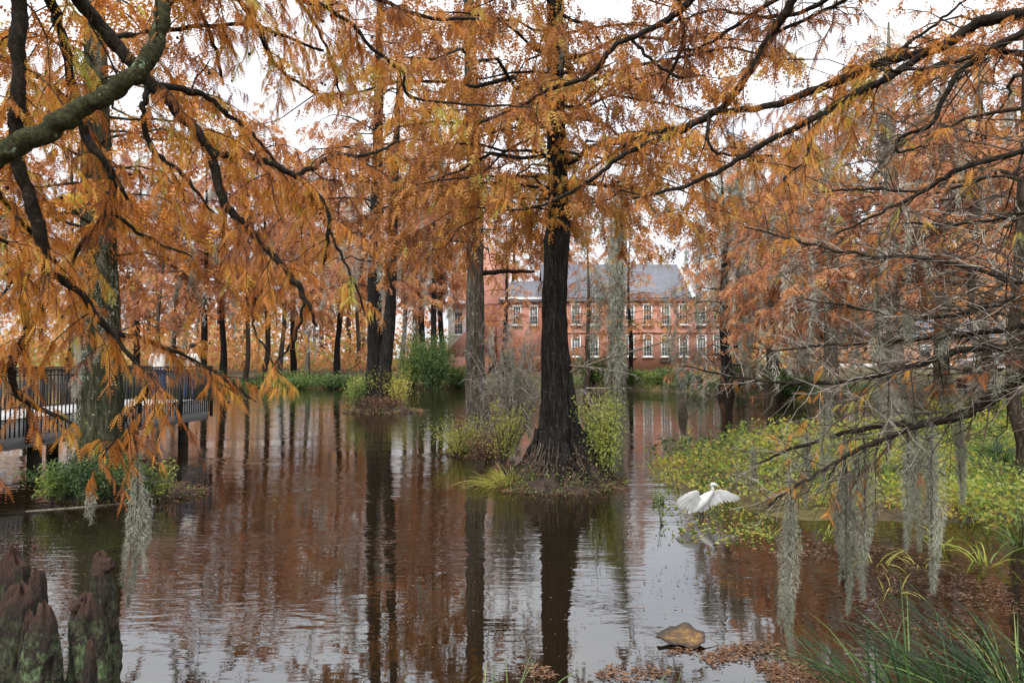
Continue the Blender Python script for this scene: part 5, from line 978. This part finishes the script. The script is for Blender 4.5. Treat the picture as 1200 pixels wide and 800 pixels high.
def grass(px, py, Y, r_m, n, Lb_, W_, label, mt='yellow', tint=(.5, .25), bend=.5, lean=(0, 0), z=None, group=None, cat='grass clump', name='grass_clump', up=1.0):
    x = (px - 600) / FPX * Y; z = gz_at(x, Y) if z is None else z
    t = thing(name, (x, Y, z), label, cat, group); a = U(0, 6.28, n); rr = r_m * np.sqrt(U(0, 1, n))
    B = np.stack([x + np.cos(a) * rr, Y + np.sin(a) * rr, z - .03 + 0 * a], -1); D = np.stack([np.cos(a) * .45 + lean[0], np.sin(a) * .45 + lean[1], up + 0 * a], -1) + rdir(n) * .25
    g = Geo(); blades(g, B, D, Lb_ * U(.5, 1.2, n), W_ * U(.6, 1.2, n), bend * U(.3, 1.5, n), np.clip(tint[0] + rng.normal(0, tint[1], n), 0, 1), 7); g.part('blade', M[mt], t, kind='stuff'); return t
grass(588, 565, 14.0, .38, 260, .55, .012, 'tuft of yellow-green grass spilling into the water beside the big cypress roots', 'yellow', (.45, .2), .8, (-.5, -.2), .03)
grass(598, 550, 14.4, .25, 90, .5, .012, 'tuft of dry grass on the roots of the big cypress', 'yellow', (.7, .2), .7, (-.3, 0), .05)
# leaves and litter caught in the big cypress roots
g = Geo(); n = 2200; a = U(3.1, 6.3, n); rr = U(.7, 1.4, n); B = np.stack([mb[0] + np.cos(a) * rr, mb[1] + np.sin(a) * rr, .05 + np.clip(1.25 - rr, 0, 1) * U(.2, 1.3, n)], -1)
leaves(g, B, rdir(n) + [0, -.5, 0], U(.025, .06, n), U(.015, .03, n), np.clip(U(-.2, 1, n), 0, 1)); g.part('root_litter', M['litter'], main, kind='stuff')
g = Geo(); n = 800; a = U(3.1, 6.3, n); rr = U(.85, 1.4, n); B = np.stack([mb[0] + np.cos(a) * rr, mb[1] + np.sin(a) * rr, .03 + np.clip(1.3 - rr, 0, 1) * U(.1, .9, n)], -1)
leaves(g, B, rdir(n) + [0, -.4, .3], U(.03, .07, n), U(.02, .04, n), U(.3, .9, n)); g.part('creeper', M['green'], main, kind='stuff')
# bare grey thicket between the two trunks, and bare boughs on the trunks
def bare(name, px, Y, z0, w_m, h_m, n, label, mt='twig_grey', arch=.5, mossn=0):
    x = (px - 600) / FPX * Y; t = thing(name, (x, Y, z0), label, 'shrub'); m_ = 9; tt = np.linspace(0, 1, m_); a = U(0, 6.28, n); s_ = U(.3, 1, n) * w_m * .5; hh = h_m * U(.5, 1, n)
    p = np.array([x, Y, z0]) + np.stack([np.cos(a)[:, None] * s_[:, None] * tt, np.sin(a)[:, None] * s_[:, None] * tt * .7, hh[:, None] * (tt * (1 + arch) - arch * 1.3 * tt ** 2.2) - .05], -1) + np.cumsum(rng.normal(0, .022, (n, m_, 3)), 1)
    g = Geo(); V, F = tubes(p, (.024 * U(.5, 1.2, n))[:, None] * (1.1 - tt), 4); g.add(V, F); dm = Geo(); twiggery(g, dm, list(p), [None] * n, 5.0, .6, .1, .02, 2, 9, t0=.25, n3=1, rtw=.016, bare=1.01, droop=.6)
    g.part('stem', M[mt], t, kind='stuff')
    if mossn: mg = Geo(); T = p[rng.integers(0, n, mossn), rng.integers(3, 8, mossn)]; moss_hang(mg, T, U(.3, .9, mossn), U(.05, .13, mossn), .09, .0045, 170, .5); mg.part('spanish_moss', M['moss'], t, kind='stuff')
    return t
bare('bare_shrub', 600, 17.5, .1, 3.0, 4.2, 56, 'bare grey drooping thicket hung with moss between the two cypresses', mossn=90)
bare('bare_shrub', 700, 24, .0, 2.4, 2.2, 9, 'bare whitish twigs reaching out behind the big cypress toward the building', arch=.9, mossn=6)
for root_, pts in ((main, [(668, 436, 14.5, 1.5), (700, 424, 14.2, 1.2), (740, 412, 13.9, 1.2), (800, 394, 13.6, .7)]), (main, [(668, 428, 14.5, 1.3), (705, 432, 14.0, 1.0), (745, 440, 13.6, .7)]), (sec, [(566, 320, 20, 3), (590, 318, 19.7, 2.6), (626, 318, 19.4, 2)])):
    q, r, g = limb_obj(root_, pts); g.part('limb', M['vine' if root_ is main else 'limb'], root_, smooth=True)
    if root_ is main:
        g2 = Geo(); twiggery(g2, Geo(), [q], [r], 7, .45, .1, .02, 2, 9, n3=2, rtw=.009, bare=1.01, spin=1.0); g2.part('twig', M['twig_grey'], root_, kind='stuff')
# islet in mid pond
shrub(418, 470, 34.0, 2.6, 1.7, 2400, .10, 'pale green leafy bush on the mid-pond islet', 'green', (.72, .25), 16, .1)
shrub(464, 470, 34.2, 2.6, 2.0, 2200, .10, 'straw-coloured bush on the mid-pond islet', 'yellow', (.72, .2), 16, .1)
shrub(441, 476, 33.4, 3.8, .95, 2400, .09, 'low dark tangle skirting the mid-pond islet at the water', 'litter', (.35, .3), 30, .0)
# islet by the boardwalk
shrub(62, 575, 12.2, 1.1, .75, 1500, .06, 'fresh green shrub at the boardwalk end of the leafy islet', 'green', (.55, .35), 14, .1)
shrub(110, 578, 12.1, 1.2, .85, 1800, .06, 'dark green undergrowth in the middle of the leafy islet', 'green', (.2, .3), 16, .1)
shrub(165, 572, 12.2, 1.0, .85, 1500, .055, 'bushy green undergrowth at the pond end of the leafy islet', 'green', (.3, .35), 14, .1)
shrub(192, 570, 12.4, .7, .9, 400, .06, 'thin upright sprig with bright leaves at the islet tip', 'green', (.8, .2), 6, .05)
shrub(105, 480, 12.6, .5, 1.5, 800, .05, 'yellow climber leaves on the trunk of the mossy green cypress', 'yellow', (.75, .2), 6, .3)
lp_ = [G(30, 599), G(60, 597), G(110, 593), G(150, 589)]; q, r = resample(lp_, [.012, .02, .022, .012], 14); V, F = tubes(q[None], r[None], 8); g = Geo(); g.add(V, F); o_ = g.obj('floating_branch', M['vine'], smooth=True); tag(o_, 'pale floating branch lying along the water edge of the leafy islet', 'branch')
# far bank
shrub(508, 448, 57.5, 4.6, 5.2, 6500, .20, 'rounded dark green evergreen shrub on the far bank', 'green', (.26, .25), 30)
shrub(482, 446, 58.5, 3.8, 4.4, 3500, .20, 'looser grey-green shrub beside the rounded evergreen on the far bank', 'green', (.5, .25), 22)
shrub(538, 448, 60.2, 3.4, 2.0, 2500, .20, 'low green shrub on the far bank before the brick annex', 'green', (.45, .2), 20)
for i, (px, Y, ww, hh, tn, lab) in enumerate([(695, 58.5, 4.4, 2.6, .38, 'green shrub under the moss-curtained cypress'), (770, 57, 5.0, 1.5, .5, 'mid green low shrub before the arched windows'), (810, 54.5, 5.0, 1.7, .42, 'dark low shrub beside the moss-draped cypress'),
                                              (735, 58.3, 3.2, 1.2, .3, 'small dark shrub between two bank trees'), (880, 50, 4.5, 2.0, .25, 'dark shrub behind the moss-draped cypress'), (925, 43, 4.0, 1.8, .3, 'dark shrub under the orange bank cypress'), (235, 60.5, 6, 2.4, .45, 'green brush below the grove'),
                                              (290, 60.0, 5, 1.6, .35, 'low dark brush below the grove'), (345, 59.6, 6, 1.8, .5, 'yellowish brush below the grove'), (395, 59.0, 5, 1.4, .4, 'low brush beyond the mid-pond islet'), (150, 62.5, 6, 2.6, .5, 'brush behind the boardwalk end')]):
    shrub(px, 445, Y, ww, hh, 2200, .22, lab, 'green', (tn, .25), 18)
# bank undergrowth: strap leaves along the far shore
g = Geo(); n = 26000; x = U(-26, 24, n); y = U(40, 70, n); d = sdist(x, y); k_ = (d > -.1) & (d < 7); x, y, d = x[k_], y[k_], d[k_]; B = np.stack([x, y, ground_z(x, y)], -1); n = len(B)
blades(g, B, rdir(n) * [.7, .7, .2] + [0, 0, 1.0], U(.3, .95, n), U(.03, .07, n), U(.2, 1.1, n), np.clip(.32 + .3 * fbm(B, .25, 2) + rng.normal(0, .12, n), 0, 1), 4); tag(g.obj('shore_undergrowth', M['green']), 'strap-leaved green undergrowth along the far shore', 'undergrowth', kind='stuff')
for j, (px0, px1, py) in enumerate([(688, 800, 455), (745, 838, 450)]):
    a_, b_ = G(px0, py, .12), G(px1, py - 2, .25); pts = [a_ * (1 - f) + b_ * f + rng.normal(0, .12, 3) * [1, 1, .6] for f in np.linspace(0, 1, 6)]; q, r = resample(pts, np.linspace(.07, .02, 6), 20); V, F = tubes(q[None], r[None], 6); g = Geo(); g.add(V, F)
    twiggery(g, Geo(), [q], [r], 1.2, 1.3, .1, .02, 2, 9, n3=2, rtw=.015, bare=1.01, droop=.1, side_up=.3)
    o_ = g.obj('dead_branch', M['twig_grey'], smooth=True); tag(o_, ('long bare fallen branch at the far water line', 'twiggy fallen branch on the far bank before the arched windows')[j], 'branch')

# ------------------------------------------------------------------ marsh on the right
def in_marsh(x, y): d = sdist(x, y); return (d > -.55) & (x > 1.8) & (y > 5.6) & (y < 34)
g = Geo(); n = 60000; y = 6 + 26 * U(0, 1, n) ** 1.7; x = 1.8 + (y * .85) * U(0, 1, n); d = sdist(x, y)
pn = fbm(np.stack([x, y, 0 * x], -1), .8, 3); k_ = in_marsh(x, y) & (d + .5 * pn > U(-.5, .15, n)) & ~((y < 9.6) & (pn < U(-.3, .3, n)))
x, y = x[k_], y[k_]; n = len(x); hh = U(.02, .42, n) * (.35 + .65 * np.clip(pn[k_] + .5, 0, 1.4)); B = np.stack([x, y, np.maximum(ground_z(x, y), 0) + hh], -1); sz = U(.05, .11, n) * np.interp(y, [6, 14, 30], [.8, 1.05, 2.0])
tn_ = np.clip(.46 + .42 * fbm(B, .45, 3) + rng.normal(0, .2, n), 0, 1); nr = y < 13.5; wd_ = sz * U(.35, .75, n); dr = rdir(n) * [1, 1, .5] + [0, 0, .45]
leaves(g, B[nr], dr[nr], sz[nr], wd_[nr], tn_[nr]); diamonds(g, B[~nr], dr[~nr], sz[~nr], wd_[~nr], tn_[~nr])
i = rng.choice(n, n // 4); blades(g, B[i] * [1, 1, 0] + [0, 0, -.02], rdir(len(i)) * .25 + [0, 0, 1], hh[i] + .05, np.full(len(i), .012), np.full(len(i), .1), U(.2, .6, len(i)), 3)
i = rng.choice(n, 2600); blades(g, B[i] * [1, 1, 0], rdir(2600) * .35 + [0, 0, 1], U(.3, .8, 2600), U(.006, .012, 2600), U(.1, .9, 2600), U(.8, 1, 2600), 4)
i = rng.choice(n, 2400); k2 = fbm(B[i], .7, 2) > .05; i = i[k2]; q_ = np.repeat(B[i] * [1, 1, 0], 6, 0) + rng.normal(0, .09, (len(i) * 6, 3)) * [1, 1, 0]; q_[:, 2] = U(.15, .65, len(q_)); zz_ = U(.06, .12, len(q_)) * np.interp(q_[:, 1], [6, 14, 30], [.8, 1, 1.6]); diamonds(g, q_, rdir(len(q_)) * [1, 1, .6] + [0, 0, .3], zz_, zz_ * .6, np.clip(.5 + .3 * fbm(q_, .6, 2) + rng.normal(0, .15, len(q_)), 0, 1))
tag(g.obj('marsh_plants', M['marsh']), 'yellow-green broad-leaved marsh plants carpeting the shallow bank', 'marsh plants', kind='stuff')
g = Geo(); n = 11000; y = 7 + 20 * U(0, 1, n) ** 1.4; x = 2.5 + (y * .8) * U(0, 1, n); d = sdist(x, y); pn = fbm(np.stack([x + 9, y, 0 * x], -1), .5, 2); k_ = in_marsh(x, y) & (pn > -.05) & (d > -.2)
x, y = x[k_], y[k_]; n = len(x); B = np.stack([x, y, np.maximum(ground_z(x, y), 0) - .02], -1)
blades(g, B, rdir(n) * [.6, .6, .2] + [0, 0, 1], U(.3, .7, n) * np.interp(x, [4, 9], [.9, 1.25]), U(.012, .026, n), U(.2, 1.2, n), np.clip(np.interp(x, [4, 9], [.5, .32]) + .25 * fbm(B, .4, 2) + rng.normal(0, .2, n), 0, 1), 4); tag(g.obj('marsh_grass', M['marsh']), 'strap-leaved yellow-green grass among the marsh plants', 'grass', kind='stuff')
# distinct strap-leaf plants at the marsh edge
for i, (px, py, mt, tn, nb, Lb_) in enumerate([(1022, 660, 'yellow', .65, 14, .42), (1075, 662, 'yellow', .8, 12, .38), (1100, 640, 'marsh', .6, 22, .45), (965, 628, 'marsh', .65, 18, .45), (1150, 660, 'marsh', .55, 20, .5), (1190, 640, 'blade', .75, 24, .6), (1040, 690, 'yellow', .9, 6, .3), (900, 628, 'marsh', .4, 14, .3), (1120, 600, 'blade', .8, 30, .6), (1165, 530, 'blade', .85, 40, .8)]):
    p = G(px, py); grass(px, py, float(p[1]), .14, nb, Lb_, .022, {'yellow': 'small marsh-edge plant with arching bright yellow blades', 'marsh': 'small marsh-edge plant with mixed yellow-green strap blades', 'blade': 'tall green strap-bladed plant standing in the marsh'}[mt], mt, (tn, .15), .9, (0, 0), .0, {'yellow': 'yellow', 'marsh': 'yellow-green', 'blade': 'green'}[mt] + ' strap-leaved plants at the marsh edge', 'marsh plant', 'marsh_plant')
# egret-side floating weed and twigs
g = Geo(); n = 1500; c_ = np.stack([U(760, 905, n), U(585, 635, n) + rng.normal(0, 6, n)], -1); B = np.array([G(a, b, .006) for a, b in c_]); k_ = U(0, 1, n) < np.interp(c_[:, 0] - (c_[:, 1] - 600) * .4, [765, 830, 900], [.05, .5, 1]); B = B[k_]; n = len(B)
B[:, 2] += U(0, .02, n); leaves(g, B, rdir(n) * [1, 1, .12], U(.03, .08, n), U(.02, .05, n), U(.15, 1, n)); tag(g.obj('floating_weed', M['marsh']), 'floating weed leaves on the water around the egret', 'weed', kind='stuff')
shrub(775, 618, 10.8, .35, .45, 40, .05, 'thin sprig of water plant with a few leaves beside the egret', 'green', (.55, .3), 4, .0)
shrub(772, 585, 12.4, .7, .35, 160, .05, 'sparse leafy water plant between the big cypress and the egret', 'green', (.6, .3), 8, .0)
# palmetto
def palmetto(px, pyb, Y, label, R0=.55, nf=11):
    x = (px - 600) / FPX * Y; z = gz_at(x, Y); t = thing('palmetto', (x, Y, z), label, 'palmetto'); sg = Geo()
    for k in range(nf):
        a = k * 2.4 + U(-.2, .2); el = U(.5, 1.25); d = np.array([math.cos(a) * math.cos(el), math.sin(a) * math.cos(el), math.sin(el)]); e = np.array([x, Y, z]) + d * U(.35, .6)
        V, F = tubes([[(x, Y, z - .05), (np.array([x, Y, z]) + e) / 2 + [0, 0, .03], e]], [[.012, .010, .008]], 5); sg.add(V, F)
        sv = nrm(np.cross(d, [0, 0, 1.0])); n_ = 17; th = np.linspace(-1.5, 1.5, n_); D = d * np.cos(th)[:, None] + sv * np.sin(th)[:, None]
        g = Geo(); blades(g, np.repeat(e[None], n_, 0), D, R0 * U(.8, 1.1, n_), np.full(n_, .028), np.full(n_, .18), np.clip(.55 + rng.normal(0, .12, n_), 0, 1), 5); g.part('frond', M['blade'], t)
    sg.part('stalk', M['vine'], t)
palmetto(1172, 490, 14.6, 'green fan-leaved palmetto beside the pale roots of the dark trunk')
# lawn beyond the marsh
g = Geo(); n = 14000; x = U(12, 60, n); y = U(27, 66, n); k_ = (sdist(x, y) > .3) & (np.abs(x / y - .66) < .28); x, y = x[k_], y[k_]; n = len(x); B = np.stack([x, y, ground_z(x, y) - .01], -1)
blades(g, B, rdir(n) * [.8, .8, .2] + [0, 0, .7], U(.10, .25, n), U(.03, .07, n), U(.2, 1, n), np.clip(.55 + .3 * fbm(B, .2, 2) + rng.normal(0, .15, n), 0, 1), 3); tag(g.obj('lawn_grass', M['lawn']), 'pale dry lawn beyond the marsh', 'grass', kind='stuff')

# ------------------------------------------------------------------ near bank: iris clumps, sprouts, litter, the big floating leaf
for i, (px, Y, n, Lb_, ln, tn, lab) in enumerate([
        (1050, 4.95, 44, .85, (-.45, .15), .55, 'bright green iris clump by the dark water, thin spreading blades'), (1005, 5.05, 24, .7, (-.4, .2), .6, 'sparse iris blades beside the bright clump'),
        (1165, 4.75, 80, 1.15, (-.75, .25), .22, 'dark green dense iris clump with blades arching over the water'), (1110, 5.0, 34, .75, (-.2, .1), .5, 'upright iris blades between the bright and the dark clump'),
        (1235, 4.7, 36, 1.0, (-.6, .2), .35, 'broad-bladed iris clump beyond the dark clump'), (1190, 5.2, 26, .6, (.1, .2), .8, 'short yellowing iris blades behind the dark clump')]):
    grass(px, 800, Y, .16, int(n * 1.3), Lb_, .017, lab, 'blade', (tn, .2), .30, ln, .12, None, 'iris', 'iris_clump')
for i, (px, n, Lb_, tn) in enumerate([(537, 3, .25, .8), (572, 6, .3, .85), (600, 8, .34, .85), (635, 4, .36, .85), (755, 6, .28, .8), (788, 4, .24, .8), (868, 6, .2, .75), (905, 4, .2, .75)]):
    grass(px, 805, 5.42, .07, n, Lb_, .011, 'few pale green grass sprouts at the near water edge', 'blade', (tn, .1), .3, (.1, 0), -.02, 'grass sprouts along the near water edge', 'grass', 'grass_sprout')
def litter(polys, name, label, lens=(.02, .07), z=.008):
    g = Geo()
    for (px, py, wx, wy, n) in polys:
        a = U(0, 6.28, n); rr = np.sqrt(U(0, 1, n)); B = np.array([G(px + wx * c_ * k_, py + wy * s_ * k_, z) for c_, s_, k_ in zip(np.cos(a), np.sin(a), rr)]); B[:, 2] += U(0, .012, n)
        k_ = fbm(B, 3.5, 2) > -.15 + U(-.25, .25, n); B = B[k_]; n = len(B)
        diamonds(g, B, rdir(n) * [1, 1, .10], U(*lens, n), U(.006, .016, n), np.clip(.55 + rng.normal(0, .25, n), 0, 1))
    return tag(g.obj(name, M['litter']), label, 'leaf litter', kind='stuff')
litter([(885, 778, 60, 26, 2600), (830, 765, 50, 8, 500), (620, 792, 30, 14, 700), (735, 788, 50, 10, 500), (950, 798, 50, 10, 700)], 'leaf_litter', 'raft of brown needles and leaves floating at the near edge')
litter([(1015, 688, 40, 24, 700), (1130, 690, 60, 12, 500), (1180, 705, 60, 14, 400), (1090, 745, 60, 30, 300), (900, 650, 60, 10, 500), (1040, 730, 60, 30, 200), (860, 700, 120, 50, 200), (960, 648, 70, 14, 900), (880, 625, 40, 12, 600), (1080, 668, 80, 16, 600), (1000, 640, 90, 12, 700)], 'leaf_litter', 'brown leaf litter floating along the marsh edge')
litter([(660, 584, 80, 6, 400), (120, 592, 90, 5, 240), (350, 640, 300, 60, 260), (600, 680, 400, 90, 420)], 'leaf_litter', 'scattered single leaves drifting on the open pond', (.015, .05))
# big yellowed leaf
m, nt, o = mat('yellowed_leaf'); M['bigleaf'] = m; L = nt.links.new
c = coords(nt); n1 = N(nt, 'TexNoise', Scale=16, Detail=6, Roughness=.7); L(c, n1.inputs['Vector']); at = N(nt, 'Attribute', attribute_name='tint'); ad = N(nt, 'Math', operation='MULTIPLY_ADD'); L(n1.outputs['Fac'], ad.inputs[0]); ad.inputs[1].default_value = 1.0; L(at.outputs['Fac'], ad.inputs[2])
r1 = ramp(nt, [(.45, (.020, .012, .008)), (.75, (.07, .038, .015)), (.92, (.17, .09, .02)), (1.0, (.34, .20, .03))], ad.outputs[0]); b = N(nt, 'BsdfPrincipled', Roughness=.5); bp = N(nt, 'Bump', Strength=.5, Distance=.01); L(n1.outputs['Fac'], bp.inputs['Height']); L(bp.outputs[0], b.inputs['Normal']); L(r1.outputs[0], b.inputs['Base Color']); L(b.outputs[0], o.inputs[0])
c0 = G(803, 752); t = thing('fallen_leaf', c0, 'large yellow-brown mottled leaf floating near the grass sprouts', 'leaf')
nu, nv = 96, 30; u = np.linspace(-math.pi, math.pi, nu, endpoint=False); v = np.linspace(0, 1, nv)
out = .18 * (1 + .42 * np.clip(-np.cos(u), 0, 1) ** 5 + .03 * np.sin(u * 5)) ; X_ = out * v[:, None] * np.cos(u) * 1.02; Y_ = out * v[:, None] * np.sin(u) * .92; Y_ *= 1 - .25 * np.clip(-X_ / .2, 0, 1)
Zt = .012 + .24 * (Y_ + .17) - .022 * np.exp(-np.abs(Y_) / .02) + .025 * v[:, None] ** 4 * np.sin(u * 3 + 1) ** 2 + .010 * fbm(np.stack([X_, Y_, 0 * X_], -1), 14, 2)
vein = np.abs(((X_ * 1.0 + np.abs(Y_) * .7) * 26) % 1 - .5) * 2; ang_ = np.arctan2(Y_, .2 - X_); tn = .33 - .46 * v[:, None] ** 4 + .13 * np.clip(1 - np.abs((ang_ / .33 + .5) % 1 - .5) * 7, 0, 1) * np.clip(1.1 - v[:, None], 0, 1) + .15 * np.clip(X_ / .2, 0, 1)
I = np.arange(nu * nv).reshape(nv, nu); q4 = np.stack([I[:-1], np.roll(I[:-1], -1, 1), np.roll(I[1:], -1, 1), I[1:]], -1).reshape(-1, 4)
g = Geo(); g.add(np.stack([X_, Y_, Zt], -1).reshape(-1, 3), q4[:, ::-1], tn.ravel()); g.add(np.stack([X_, Y_, Zt - .006], -1).reshape(-1, 3), q4, tn.ravel()); e1, e2 = I[-1], I[-1] + nu * nv; g.F[4].append(np.stack([e1, np.roll(e1, -1), np.roll(e2, -1), e2], -1)); g.obj('blade', M['bigleaf'], t, smooth=True)
V, F = tubes([[(.18, 0, .06), (.23, -.02, .04), (.30, -.05, .005)]], [[.006, .005, .004]], 6); g = Geo(); g.add(V, F); g.obj('stalk', M['vine'], t)

g = Geo(); n = 2600; x = U(-7, 8, n); y = U(2.2, 5.0, n); k_ = sdist(x, y) > .05; x, y = x[k_], y[k_]; n = len(x); B = np.stack([x, y, ground_z(x, y) - .01], -1)
blades(g, B, rdir(n) * [.7, .7, .2] + [0, 0, .9], U(.06, .16, n), U(.006, .012, n), U(.2, 1.2, n), np.clip(.6 + .3 * fbm(B, .8, 2) + rng.normal(0, .2, n), 0, 1), 4); tag(g.obj('bank_grass', M['blade']), 'short grass on the near bank around the cypress knees', 'grass', kind='stuff')
